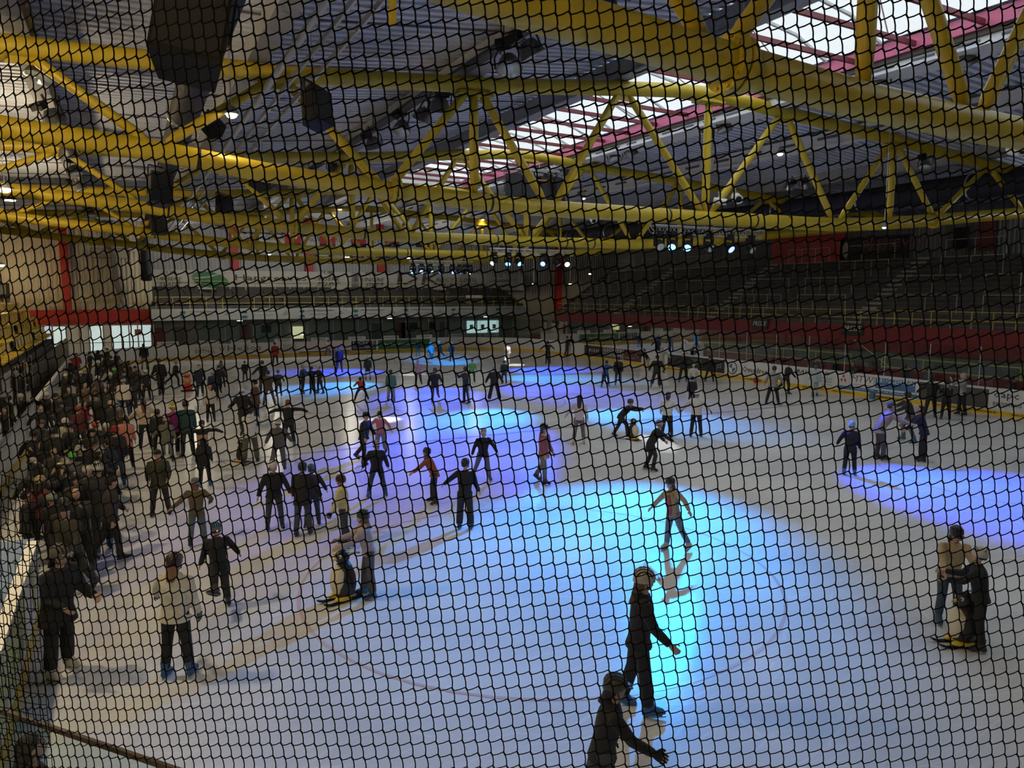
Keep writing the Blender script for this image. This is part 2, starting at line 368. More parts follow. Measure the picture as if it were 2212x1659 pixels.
# low white signs standing on the far boards
for i, x in enumerate((362, 450, 520, 612, 690, 770, 842, 915, 985, 1060, 1130)):
    p = aty(x, 735, YF + .2); m = MB(); m.box((p.x, YF + .01, 1.37), (1.6, .04, .3)); s = solo('advert_sign', m, boardw, 'small white advert sign on far boards, number %s from left corner' % 'one two three four five six seven eight nine ten eleven'.split()[i], 'sign', 'small signs on far boards', (p.x, YF + .01, 1.22))
    m = MB(); m.box((p.x, YF - .012, 1.37), (1.1, .01, .09)); part('print', m, plgrey, s)

# ---------------------------------------------------------------- hall walls
def corrugated(x0, x1, y, z0, z1, pitch=.32, dep=.05, axis='x', n=None):
    m = MB(); k = int(abs(x1 - x0) / pitch); vs = []
    for i in range(k):
        b0 = x0 + (x1 - x0) * i / k; w_ = (x1 - x0) / k
        for f, d in ((0, 0), (.35, 0), (.5, dep), (.85, dep)):
            u = b0 + w_ * f
            vs += [(u, y - d, z0), (u, y - d, z1)] if axis == 'x' else [(y - d, u, z0), (y - d, u, z1)]
    m._add(vs, [(2 * i, 2 * i + 2, 2 * i + 3, 2 * i + 1) for i in range(len(vs) // 2 - 1)]); return m
beige = mat('beige_cladding', (.50, .45, .36), .55, noise=.10, nscale=.7)
greyw = mat('grey_cladding', (.36, .37, .39), .55, noise=.10, nscale=.7)
wl = struct('wall_far_left', corrugated(-18, 2.5, 74.5, 4.0, 14, .34), beige, 'beige corrugated wall above the red band')
struct('wall_far', corrugated(2.5, 60, 79, 0, 14, .34), greyw, 'grey corrugated wall behind the far stand')
b = MB(); b.box((2.5, 76.8, 7), (.1, 4.6, 14)); struct('wall_return', b, beige, 'short return wall beside far stand')
b = MB(); b.box((-18, 38, 7), (.2, 84, 14)); struct('wall_left', b, beige, 'beige side wall of the hall on the left')
b = MB(); b.box((57, 38, 7), (.2, 84, 14)); struct('wall_right', b, greyw, 'grey side wall of the hall behind right stand')
b = MB(); b.box((20, -6, 7), (80, .2, 14)); struct('wall_near', b, greyw, 'grey end wall of the hall behind the viewer')
b = MB(); b.box((-4.05, 74.2, 7.9), (.62, .5, 8.0)); solo('steel_column', b, redpaint, 'red steel column on beige wall at left', 'column', None, (-4.05, 74.2, 3.9))
for i, (x, z0) in enumerate(((507, 6.9), (668, 6.9), (823, 6.9), (1208, 2.0))):
    p = aty(x, 560, 78.6); b = MB(); b.box((p.x, 78.7, (z0 + 13) / 2), (.75, .45, 13 - z0)); solo('steel_column', b, redpaint, ('red steel column above the leaf logo banner', 'red steel column above second slogan on banner', 'red steel column above the dark letters banner', 'red steel column in far right corner beside lamps')[i], 'column', None, (p.x, 78.7, z0))
b = MB(); b.tube([(-.3, 74.1, 14), (-.3, 74.1, 6.5), (.4, 74.1, 4.0)], .22, 8); solo('downpipe', b, mat('pipe_grey', (.2, .19, .18), .6), 'grey downpipe on beige wall left of far stand', 'pipe', None, (.4, 74.1, 4))
b = MB(); b.box((-7.75, 74.35, 3.35), (20.5, .3, 1.35)); solo('red_fascia', b, redpaint, 'red fascia band above lit doors at far left', 'fascia', None, (-7.75, 74.35, 2.7))
# yellow rail on the wall ledge
t = empty('guard_rail', (-6, 74.0, 4.0), 0, 'thin yellow guard rail on ledge above red fascia', 'railing')
for z in (4.55, 5.0): b = MB(); b.bar((-12, 74, z), (2.3, 74, z), .03, 6); part('rail', b, yrail, t)
for x in (-11, -8.5, -6, -3.6, -3.2, -1, 1.5): b = MB(); b.bar((x, 74, 4), (x, 74, 5.0), .03, 6); part('post', b, yrail, t)
# lit entrance glazing
lit = mat('lit_room_glass', (.75, .82, .80), .3, emit=(.72, .92, .90), es=.55)
lit2 = mat('lit_room_dim', (.4, .38, .3), .4, emit=(.55, .50, .38), es=.14)
ent = empty('door_1', (-2, 74.2, 0), 0, 'lit glass entrance doors under red fascia', None, None, 'structure')
xs = [-5.3, -4.3, -3.3, -2.6, -1.5, -.9, -.1, .5, 1.2, 2.2]
for i, (a, c) in enumerate(zip(xs, xs[1:])):
    b = MB(); b.box(((a + c) / 2, 74.25, 1.45), (c - a - .08, .06, 2.3)); part('pane', b, (lit, lit, lit2, lit, lit2, lit, lit, lit, lit)[i % 9] if i not in (1, 4) else lit2, ent)
    b = MB(); b.box((a, 74.2, 1.4), (.1, .16, 2.8)); part('mullion', b, mat('door_frame', (.25, .23, .19), .5), ent)
b = MB(); b.box((-1.5, 74.2, 2.68), (7.8, .2, .12)); part('lintel', b, mat('door_frame'), ent)
b = MB(); b.box((-1.5, 74.1, 1.15), (7.8, .06, .06)); part('push_bar', b, mat('door_frame'), ent)
b = MB(); b.box((1.2, 74.17, 2.0), (.5, .02, .5)); part('poster', b, mat('poster_orange', (.5, .12, .05), .6), ent)
# wall notice frame and writing on beige wall
p = aty(238, 547, 74.3); t = empty('notice_frame', (p.x, 74.3, p.z - .5), 0, 'faint rectangular notice frame on beige wall', 'frame')
b = MB(); x0, x1, z0, z1 = p.x - 1.45, p.x + 1.45, p.z - .42, p.z + .42
for q in (((x0, z0), (x1, z0)), ((x1, z0), (x1, z1)), ((x1, z1), (x0, z1)), ((x0, z1), (x0, z0))): b.beam((q[0][0], 74.28, q[0][1]), (q[1][0], 74.28, q[1][1]), .05, .05)
part('frame', b, pgrey, t); b = MB(); b.box((p.x, 74.33, p.z), (2.85, .02, .8)); part('panel', b, mat('notice_beige', (.42, .37, .28), .6), t)
p = aty(190, 533, 74.3); t = empty('wall_banner', (p.x + 2, 74.3, p.z - .1), 0, 'cream banner with black script high on beige wall', 'banner')
b = MB(); b.box((p.x + 1.5, 74.36, p.z + .2), (4.4, .03, 1.0)); part('cloth', b, mat('banner_cream', (.5, .48, .42), .7), t)
text('Füchse Duisburg', t, (p.x - .2, 74.33, p.z - .05), FROT, .5, pblack, 3.4, shear=.35)
# dark scoreboard like box at far left wall
p = aty(5, 628, 74.2); b = MB(); b.box((p.x - .3, 74.1, p.z), (1.6, .4, 1.25)); t = solo('wall_box', b, blackp, 'black box on beige wall at far left edge', 'box', None, (p.x - .3, 74.1, p.z - .62))
b = MB(); b.box((p.x - .3, 73.88, p.z + .1), (1.2, .03, .8)); part('front_panel', b, pgrey, t)

# ---------------------------------------------------------------- far stand
fs = empty('far_stand', (20, 72, 0), 0, 'low dark spectator stand across far end under banners', 'stand')
b = MB(); b.box((21.1, 72.0, 3.55), (37.6, .25, 1.02)); part('fascia', b, mat('fascia_white', (.50, .54, .56), .45, noise=.05), fs)
for i in range(5):
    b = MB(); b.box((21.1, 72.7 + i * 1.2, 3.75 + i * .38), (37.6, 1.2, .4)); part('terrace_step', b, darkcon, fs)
    for k in range(26):
        if i == 0: break
        if k in (3, 12, 20): continue
        b = MB(); x = 3.2 + k * 1.42; b.box((x, 72.6 + i * 1.2, 4.1 + i * .38), (1.3, .36, .07)); b.box((x, 72.8 + i * 1.2, 4.35 + i * .38), (1.3, .06, .4)); part('bench', b, mat('bench_dark', (.04, .038, .035), .7), fs)
b = MB(); b.box((21.1, 75, 1.5), (37.6, .2, 3.1)); part('back_wall', b, mat('grey_render', (.26, .28, .29), .7, noise=.1), fs)
for i in range(7):
    x = 5 + i * 5.2
    text('DUISBURGER VERKEHRSGESELLSCHAFT', fs, (x + .3, 71.86, 3.72), FROT, .12, pgrey, 2.4); text('Wir bewegen die Stadt', fs, (x + .5, 71.86, 3.4), FROT, .11, plgrey, 1.9)
    k = MB(); k._add([(x + 3.2 + a, 71.86, 3.45 + c) for a, c in ((0, 0), (.6, 0), (.3, .45))], [(0, 1, 2)]); part('logo_triangle', k, plgrey, fs)
    for zz, mm in ((3.75, pgreen), (3.3, pblue)): k = MB(); k.box((x - .2, 71.86, zz), (.42, .02, .22)); part('logo_square', k, mm, fs)
t = empty('guard_rail', (20, 72.05, 4.06), 0, 'yellow guard rail along front of far stand', 'railing')
for z in (4.55, 5.1): b = MB(); b.bar((2.6, 72.05, z), (39.8, 72.05, z), .03, 6); part('rail', b, yrail, t)
for i in range(28): x = 2.7 + i * 1.37; b = MB(); b.bar((x, 72.05, 4.06), (x, 72.05, 5.1), .025, 6); part('post', b, yrail, t)
t = empty('guard_rail', (20, 78, 5.3), 0, 'yellow uprights in back row of far stand beneath banners', 'railing')
b = MB(); b.bar((2.6, 77.6, 6.6), (39, 77.6, 6.6), .03, 6); part('rail', b, yrail, t)
for i in range(36): x = 2.8 + i * 1.02; b = MB(); b.bar((x, 77.6, 5.3), (x, 77.6, 6.6), .03, 5); part('post', b, yrail, t)
def doorp(x, w_, z1, m, nm='door'):
    q = aty(x, 715, 74.9); b = MB(); b.box((q.x, 74.86, z1 / 2), (w_, .08, z1)); return part(nm, b, m, fs)
dk = mat('dark_red_door', (.16, .03, .03), .5); dg = mat('dark_grey_door', (.10, .10, .11), .5)
for x, m in ((340, dk), (389, dg), (815, dg), (865, dk), (877, dg), (960, dg), (530, dk)): doorp(x, 1.1, 2.35, m)
for x in (893, 932, 575): q = aty(x, 708, 74.9); b = MB(); b.box((q.x, 74.85, 2.0), (.9, .08, .7)); part('window', b, mat('dark_pane', (.03, .035, .04), .15), fs)
for x0, x1 in ((1009, 1028), (1032, 1053), (1058, 1077)):
    a, c = aty(x0, 708, 74.8).x, aty(x1, 708, 74.8).x; b = MB(); b.box(((a + c) / 2, 74.84, 1.75), (c - a, .06, 1.35)); part('lit_window', b, lit, fs)
    b = MB(); b.box(((a + c) / 2, 74.8, 1.75), (.4, .02, .5)); part('paper_notice', b, plgrey, fs)
a = aty(644, 715, 74.6); b = MB(); b.box((a.x, 74.7, 1.6), (1.0, .1, 1.2)); s = solo('vending_machine', b, mat('vending_glow', (.7, .6, .3), .4, emit=(.95, .78, .42), es=.6), 'glowing yellow drinks machine behind far boards', 'machine', None, (a.x, 74.7, 1.0))
b = MB(); b.box((a.x, 74.75, .5), (1.05, .3, 1.0)); part('base_unit', b, dg, s)
for x, y in ((518, 698), (842, 693), (1049, 689), (655, 722)):
    q = aty(x, y, 71.9)
    if x != 655: q.z = 2.97
    b = MB(); b.box((q.x, 71.9, q.z + .03), (.5, .2, .06)); t = empty('soffit_lamp', (q.x, 71.9, q.z), 0, {518: 'small bright lamp under far fascia above green letter board', 842: 'small bright lamp under far fascia above navy container board', 1049: 'small yellowish lamp above the three lit windows', 655: 'white lit shelf lamp beside glowing drinks machine'}[x], 'lamp')
    part('housing', b, dg, t); b = MB(); b.box((q.x, 71.88, q.z - .03), (.45, .16, .05)); part('diffuser', b, mat('lamp_white', (1, 1, 1), .5, emit=(.9, 1, 1), es=3.0), t)
# big slogan banners on the far wall
def fbx(x, y): return aty(x, y, 78.2)
def banner(x0, x1, y0, y1, label, m):
    a, c = fbx(x0, y0), fbx(x1, y1); t = empty('banner', ((a.x + c.x) / 2, 78.2, c.z), 0, label, 'banner')
    mb = MB(); n = 24; vs = []
    for i in range(n + 1):
        x = a.x + (c.x - a.x) * i / n; d = .06 * math.sin(i * 1.7)
        vs += [(x, 78.2 + d, c.z), (x, 78.2 + d, a.z)]
    mb._add(vs, [(2 * i, 2 * i + 2, 2 * i + 3, 2 * i + 1) for i in range(n)])
    part('cloth', mb, m, t); return t
bw = mat('banner_white', (.48, .48, .46), .7, noise=.06)
def bt(t, s, x0, x1, y, hpx, m, **k):
    a, c = aty(x0, y, 78.1), aty(x1, y, 78.1); h = aty(x0, y - hpx, 78.1).z - a.z; text(s, t, (a.x, 78.08, a.z), FROT, h, m, c.x - a.x, **k)
t = banner(326, 760, 582, 626, 'white slogan banner with green leaf logo on far wall', bw)
for x0 in (340, 680):
    bt(t, 'FÜR', x0 + 10, x0 + 38, 595, 8, pblack, shear=.2); bt(t, 'UNSERE', x0 - 3, x0 + 52, 608, 8, pblack, shear=.2); bt(t, 'STADT', x0 + 3, x0 + 52, 621, 9, pblack, shear=.2)
bt(t, 'Hargreaves', 506, 660, 609, 13, pblack)
q = aty(455, 604, 78.1); k = MB(); k.ball((q.x, 78.08, q.z), (1.7, .02, .75), 14, 8, Matrix.Rotation(R(12), 3, 'Y')); part('leaf_logo', k, pgreen, t)
k = MB(); k.tube([(q.x - 1.5, 78.05, q.z + .1), (q.x - .2, 78.05, q.z + .25), (q.x + 1.5, 78.05, q.z + .75)], .07, 6); part('leaf_vein', k, bw, t)
t = banner(775, 1132, 588, 627, 'white slogan banner with large dark letters DK on far wall', bw)
bt(t, 'FÜR', 788, 812, 598, 8, pblack, shear=.2); bt(t, 'UNSERE', 780, 828, 610, 8, pblack, shear=.2); bt(t, 'STADT', 790, 828, 621, 8, pblack, shear=.2)
bt(t, 'DK', 852, 945, 622, 27, pblack, shear=.1); bt(t, 'RECYCLING', 942, 1027, 611, 9, pgrey); bt(t, '& ROHEISEN', 955, 1047, 623, 9, pgrey)
bt(t, 'FÜR', 1065, 1085, 601, 7, pgrey, shear=.2); bt(t, 'UNSERE', 1058, 1100, 612, 7, pgrey, shear=.2); bt(t, 'STADT', 1068, 1100, 623, 7, pgrey, shear=.2)
# retired number banners hung high on far wall
t = empty('banner', (20, 78.4, 9.3), 0, 'long grey web address banner behind red number banners', 'banner')
a, c = aty(500, 503, 78.5), aty(935, 540, 78.5); k = MB(); k.box(((a.x + c.x) / 2, 78.45, (a.z + c.z) / 2), (c.x - a.x, .04, a.z - c.z)); part('cloth', k, mat('banner_grey', (.40, .42, .43), .7), t)
for k_ in range(3): text('GSW-VERLAG.DE', t, (a.x + 1 + k_ * (c.x - a.x - 2) / 3, 78.41, c.z + .35), FROT, .6, pgrey, (c.x - a.x - 2) / 3.4)
for x, s, lb in ((634, '90', 'ninety'), (708, '85', 'eighty five'), (776, '35', 'thirty five'), (848, '27', 'twenty seven'), (914, '23', 'twenty three')):
    p = aty(x, 518, 78.2); t = empty('number_banner', (p.x, 78.36, p.z - .9), 0, 'red hanging banner with white number %s on far wall' % lb, 'banner')
    k = MB(); k.box((p.x, 78.36, p.z + .25), (1.6, .03, 1.3)); part('cloth', k, mat('banner_red', (.38, .02, .03), .7), t)
    k = MB(); k.box((p.x, 78.36, p.z - .6), (1.6, .03, .42)); part('foot_panel', k, mat('banner_night', (.02, .02, .05), .7), t)
    text(s, t, (p.x, 78.32, p.z - .2), FROT, .95, pwhite, 1.05, align='CENTER'); text(s[1], t, (p.x, 78.32, p.z - .75), FROT, .35, pwhite, None, align='CENTER')
for x in (700, 772, 830): p = aty(x, 552, 78.2); k = MB(); k.box((p.x, 78.36, p.z), (1.5, .04, .5)); s = solo('name_banner', k, mat('banner_night', (.02, .02, .05), .7), 'small black banner under number %s' % {700: 'eighty five', 772: 'thirty five', 830: 'twenty seven'}[x], 'banner', None, (p.x, 78.36, p.z)); k = MB(); k.box((p.x, 78.32, p.z), (1.0, .01, .16)); part('print', k, plgrey, s)
p = aty(1030, 648, 73.5); k = MB(); k.box((p.x, 74.2, p.z), (1.9, .1, 1.0)); s = solo('white_cabinet', k, boardw, 'pale grey cabinet standing on far stand', 'cabinet', None, (p.x, 74.2, p.z - .5)); k = MB(); k.box((p.x, 74.13, p.z), (.03, .03, .95)); part('door_gap', k, pgrey, s)

# ---------------------------------------------------------------- right side stand
st = empty('terrace_stand', (40, 38, 0), 0, 'large dark stepped standing terrace on right side of hall', 'stand')
Y0, Y1 = 8, 66
NS = 15
for i in range(NS):
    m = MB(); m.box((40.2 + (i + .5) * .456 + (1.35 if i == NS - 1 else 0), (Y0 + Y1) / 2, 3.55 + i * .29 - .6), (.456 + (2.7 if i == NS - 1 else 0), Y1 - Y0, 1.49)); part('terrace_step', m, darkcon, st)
    m = MB(); m.box((40.2 + i * .456 + .02, (Y0 + Y1) / 2, 3.55 + i * .29 + .14), (.045, Y1 - Y0, .03)); part('step_nosing', m, mat('nosing_grey', (.16, .16, .17), .8), st)
b = MB(); b.box((40.1, (Y0 + Y1) / 2, 2.75), (.2, Y1 - Y0, 1.55)); part('parapet', b, mat('parapet_red', (.20, .014, .022), .5, noise=.15), st)
b = MB(); b.box((40.25, (Y0 + Y1) / 2, 1.0), (.2, Y1 - Y0, 2.0)); part('lower_wall', b, mat('lower_wall_grey', (.15, .145, .14), .8, noise=.15), st)
b = MB(); b._add([(40, Y1, 2), (47, Y1, 2), (47, Y1, 8.1), (40, Y1, 3.7), (40, Y1 + .25, 2), (47, Y1 + .25, 2), (47, Y1 + .25, 8.1), (40, Y1 + .25, 3.7)], [(0, 1, 2, 3), (7, 6, 5, 4), (0, 3, 7, 4), (1, 5, 6, 2), (3, 2, 6, 7)]); part('flank_wall', b, mat('flank_tan', (.16, .13, .09), .8, noise=.2), st)
aisles = [18.5, 30.9, 43.6, 55.8]
wst = mat('white_step_paint', (.34, .34, .35), .7, noise=.15)
for y in aisles:
    for i in range(NS): m = MB(); m.box((40.2 + i * .456 + .05, y, 3.7 + i * .29 - .06), (.22, 1.0, .14)); part('aisle_step', m, wst, st)
fr = empty('guard_rail', (40.15, 38, 3.5), 0, 'yellow guard rail along front of right terrace above red parapet', 'railing')
for z in (3.95, 4.42): b = MB(); b.bar((40.1, Y0, z), (40.1, Y1, z), .03, 6); part('rail', b, yrail, fr)
for i in range(52): y = Y0 + i * 1.12; b = MB(); b.bar((40.1, y, 3.5), (40.1, y, 4.42), .028, 6); part('post', b, yrail, fr)
# crush barriers on the terrace
bar_m = mat('barrier_paint', (.42, .39, .24), .55)
def barrier(y0, y1, row):
    x = 40.2 + row * .456 + .3; z = 3.7 + row * .29; t = empty('crush_barrier', (x, (y0 + y1) / 2, z), 0)
    b = MB(); b.bar((x, y0, z + 1.05), (x, y1, z + 1.05), .028, 6); part('rail', b, bar_m, t)
    n = max(2, round((y1 - y0) / 1.5) + 1)
    for k in range(n): y = y0 + (y1 - y0) * k / (n - 1); b = MB(); b.bar((x, y, z), (x, y, z + 1.05), .025, 6); part('post', b, bar_m, t)
    return t
bays = [(9, 17.5), (19.6, 29.9), (32, 42.6), (44.7, 54.8), (56.9, 65)]
bn_ = ['in nearest bay', 'in second bay from camera', 'in middle bay', 'in fourth bay from camera', 'in farthest bay']
rn_ = {2: 'low row', 6: 'middle row', 10: 'upper row', 14: 'top row'}
for bi, (a, c) in enumerate(bays):
    for row in (2, 6, 10, 14):
        L_ = c - a; off = (.6, 1.6, .3, 1.2)[row // 4]
        for hf, (u, v) in enumerate(((a + off, a + off + L_ * .36), (a + off + L_ * .5, min(c - .2, a + off + L_ * .86)))):
            tag(barrier(u, v, row), 'thin yellowish crush barrier, %s %s, %s half' % (rn_[row], bn_[bi], ('nearer', 'farther')[hf]), 'barrier', 'crush barriers on terrace')
# back wall items on terrace top
def wx(x, y): return atx(x, y, 49.5)
def wallpanel(x0, x1, y0, y1, m, name, label, cat):
    a, c = wx(x0, y0), wx(x1, y1); b = MB(); b.box((49.5, (a.y + c.y) / 2, (a.z + c.z) / 2), (.12, abs(a.y - c.y), abs(a.z - c.z))); return solo(name, b, m, label, cat, None, (49.5, (a.y + c.y) / 2, min(a.z, c.z)))
rw = struct('wall_back_right', corrugated(8, 66, 49.7, 7.6, 14, .3, .04, 'y'), mat('dark_cladding', (.16, .165, .18), .6, noise=.1), 'dark cladding behind the top of right terrace')
s = wallpanel(1670, 1823, 514, 566, mat('stall_red', (.50, .02, .02), .45), 'kiosk_front', 'bright red kiosk front on top of right terrace', 'kiosk')
for x in (1705, 1740, 1790): a = wx(x, 535); b = MB(); b.box((49.42, a.y, a.z), (.03, .5, .08)); part('handle', b, pblack, s)
a, c = wx(1725, 511), wx(1770, 506); b = MB(); b.beam((49.3, a.y, a.z), (49.3, c.y, c.z), .1, .12); part('counter', b, boardw, s)
s = wallpanel(1817, 1960, 516, 556, mat('fan_banner_dark', (.03, .025, .03), .6), 'fan_banner', 'dark fan banner with pinkish lettering on top of terrace', 'banner')
for tx, x0, z_ in (('Rhein', 1862, 532), ('Füchse', 1862, 547), ('EVD', 1925, 538)):
    a = wx(x0, z_); text(tx, s, (49.42, a.y, a.z), RROT, .55, mat('fan_pink', (.30, .10, .12), .6), 2.4, shear=.2)
a = wx(1828, 540); k = MB(); k.ball((49.42, a.y, a.z), (.02, .3, .6), 8, 6); part('white_figure', k, plgrey, s)
wallpanel(2115, 2148, 470, 540, mat('dark_red_door', (.16, .03, .03), .5), 'exit_door', 'dark red door at top of right terrace', 'door')
s = wallpanel(2062, 2090, 492, 535, blackp, 'wall_speaker', 'dark loudspeaker on wall behind right terrace', 'speaker')
wallpanel(1690, 1720, 448, 470, redpaint, 'red_sign', 'small red panel high above kiosk front', 'sign')
for x, y in ((1640, 700), (1840, 711)):
    a = atx(x, y, 39.9); t = empty('press_sign', (39.95, a.y, a.z - .4), 0, 'black press sign on red parapet, %s one' % ('farther' if x == 1640 else 'nearer'), 'sign')
    b = MB(); b.box((39.95, a.y, a.z), (.06, 1.5, .75)); part('board', b, pblack, t); text('PRESSE', t, (39.9, a.y + .62, a.z - .2), RROT, .32, pwhite, 1.25, shear=.3)
# walkway behind right boards: red low wall, rails, steps
lw = empty('low_wall', (36.4, 38, 0), 0, 'dark red low wall behind right boards', 'wall')
b = MB(); b.box((36.4, 37, .7), (.15, 56, 1.4)); part('panel', b, mat('dark_red_wall', (.20, .015, .015), .55, noise=.15), lw)
for y0, y1 in ((10, 27), (29, 44), (46, 60)):
    t = empty('guard_rail', (37.6, (y0 + y1) / 2, 0), 0, 'yellow guard rail on walkway behind glass, %s stretch' % {10: 'nearest', 29: 'middle', 46: 'farthest'}[y0], 'railing')
    for z in (1.35, 1.9): b = MB(); b.bar((37.6, y0, z), (37.6, y1, z), .035, 6); part('rail', b, yrail, t)
    k = int((y1 - y0) / 2.2)
    for i in range(k + 1): y = y0 + (y1 - y0) * i / k; b = MB(); b.bar((37.6, y, 0), (37.6, y, 1.9), .035, 6); part('post', b, yrail, t)
for y in (28, 52):
    t = empty('stair_flight', (38.8, y, 0), 0, 'grey stair flight up to terrace, %s one' % ('nearer' if y == 28 else 'farther'), 'stairs')
    for i in range(10): b = MB(); b.box((39.2, y - 1.5 + i * .3, .1 + i * .17), (1.6, .3, .2 + i * .0)); part('stair_tread', b, concrete, t)
    b = MB(); b.bar((38.4, y - 1.6, .9), (38.4, y + 1.5, 2.7), .03, 6); part('handrail', b, yrail, t)

# ---------------------------------------------------------------- left stand with yellow seats
sy = mat('yellow_seat_shell', (.72, .50, .02), .38, noise=.08)
def seat_mesh():
    m = MB(); m.box((0, 0, .42), (.44, .40, .05)); m.box((.0, -.0, .36), (.3, .3, .08))
    b_ = MB(); vs = []
    for i in range(5):
        a = i / 4; vs += [(-.2 - .05 * a, x, .44 + .40 * a) for x in (-.21, -.07, .07, .21)] + [(-.24 - .05 * a, x, .44 + .40 * a) for x in (.21, .07, -.07, -.21)]
    b_.rings([vs[8 * i:8 * i + 8] for i in range(5)])
    return m.mesh('seat', sy), b_.mesh('backrest', sy)
seatm, backm = seat_mesh()
ls = empty('seat_stand', (-6, 50, 0), 0, 'stepped stand under yellow shell seats on left', 'stand')
rows = [(-4.8, 2.0), (-5.25, 2.6), (-5.7, 3.2), (-6.15, 3.8)]
for i, (x, z) in enumerate(rows):
    b = MB(); b.box((x - .1, 50, z / 2), (.45, 32, z)); part('seat_step', b, mat('stand_dark', (.05, .045, .035), .8), ls)
ordn = ['first', 'second', 'third', 'fourth', 'fifth', 'sixth', 'seventh', 'eighth', 'ninth', 'tenth', 'eleventh', 'twelfth', 'thirteenth', 'fourteenth', 'fifteenth', 'sixteenth', 'seventeenth', 'eighteenth', 'nineteenth', 'twentieth']
for ri, (x, z) in enumerate(rows):
    for k in range(18):
        y = 38.4 + k * 1.5 + ri * .25
        if (k + ri * 3) % 7 == 5: continue
        t = empty('stadium_seat', (x, y, z), 0, 'yellow shell seat, %s row up, %s from near end' % (('lowest', 'second', 'third', 'top')[ri], ordn[k]), 'seat', 'yellow shell seats on left stand')
        t.scale = (1.25, 2.6, 1.1)
        link('seat', seatm, t); link('backrest', backm, t)
b = MB(); b.box((-4.3, 50, .8), (.2, 48, 1.6)); struct('wall_seat_front', b, mat('stand_front', (.12, .11, .08), .8), 'dark front wall below yellow seats')
for k, (y, z) in enumerate(((22.5, 1.75), (24.6, 1.2))):
    t = empty('barrier_rail', (-4.2, y, 0), 0, ('upper', 'lower')[k] + ' thick yellow rail beside crowd at left edge', 'railing')
    b = MB(); b.bar((-4.0, y - 5, z), (-4.0, y + 8, z), .07, 8); part('rail', b, yellow, t)
    for q in (-4, 0, 4, 7): b = MB(); b.bar((-4.0, y + q, 0), (-4.0, y + q, z), .05, 8); part('post', b, yellow, t)
# near left corner glass in front of the viewer
gp = empty('glass_screen', (-.3, 4.6, 0), 0, 'clear glass screen with thin brown top rail in near left corner', 'glass screen')
a, c = atz(-60, 1515, 2.9), atz(460, 1690, 2.9)
b = MB(); b.quad((*a.xy, 0), (*c.xy, 0), (*c.xy, 2.9), (*a.xy, 2.9)); part('pane', b, glassmat('tinted_glass', (.80, .90, .88)), gp)
b = MB(); b.beam((*a.xy, 2.9), (*c.xy, 2.9), .02, .03); part('top_rail', b, mat('brown_rail', (.08, .06, .045), .6), gp)
# ---------------------------------------------------------------- roof
TOP = [(-16, 10.35), (-8, 10.6), (-1.7, 10.85), (3.9, 10.98), (9.4, 11.4), (14.7, 11.95), (17.0, 12.17), (18.3, 12.22), (19.6, 12.17), (22, 12.0), (28.2, 11.62), (34.8, 11.15), (42, 10.7), (52, 10.3)]
BOT = [(-16, 10.1), (-10, 9.85), (-7.3, 9.6), (-2, 9.06), (1.0, 8.82), (3.5, 8.5), (6.7, 8.26), (9.4, 8.1), (12, 8.03), (18.3, 8.02), (25, 8.08), (28.2, 8.28), (31.2, 8.55), (34.8, 8.9), (38, 9.2), (43.5, 9.75), (48, 10.1), (52, 10.2)]
def lin(P, x):
    for (a, za), (c, zc) in zip(P, P[1:]):
        if a <= x <= c: return za + (zc - za) * (x - a) / (c - a)
    return P[0][1] if x < P[0][0] else P[-1][1]
def ttop(x): return lin(TOP, x)
def tbot(x): return lin(BOT, x)
def deckz(x): return ttop(x) + (1.0 if abs(x - 18) < 14 else .85)
def deck(x0, x1, y0, y1, pitch=.40, dep=.16):
    xs = sorted({x0, x1} | {p[0] for p in TOP if x0 < p[0] < x1}); m = MB(); k = int((y1 - y0) / pitch); vs = []; n = len(xs)
    for i in range(k):
        for f, d in ((0, 0), (.5, 0), (.58, dep), (.92, dep)):
            y = y0 + (y1 - y0) * (i + f) / k; vs += [(x, y, deckz(x) + d) for x in xs]
    r = len(vs) // n; m._add(vs, [(a * n + j, a * n + j + 1, (a + 1) * n + j + 1, (a + 1) * n + j) for a in range(r - 1) for j in range(n - 1)]); return m
SX0, SX1, SY0, SY1 = 14.7, 20.9, -4, 47
struct('ceiling_left', deck(-18, SX0, -6, 80), deckm, 'grey blue corrugated roof deck left of skylight')
struct('ceiling_right', deck(SX1, 57, -6, 80), deckm, 'grey blue corrugated roof deck right of skylight')
struct('ceiling_far', deck(SX0, SX1, SY1, 80), deckm, 'corrugated roof deck beyond end of skylight')
# roof sheet joints
jt = mat('sheet_joint', (.12, .13, .16), .6)
for y in range(2, 78, 4):
    b = MB(); xs = [-17, -8, -1.7, 3.9, 9.4, 14.5]
    for a, c in zip(xs, xs[1:]): b.beam((a, y + .6, deckz(a) - .03), (c, y + .6, deckz(c) - .03), .07, .03)
    struct('trim_%d' % (y // 4 + 1), b, jt, 'dark joint strip across roof deck')
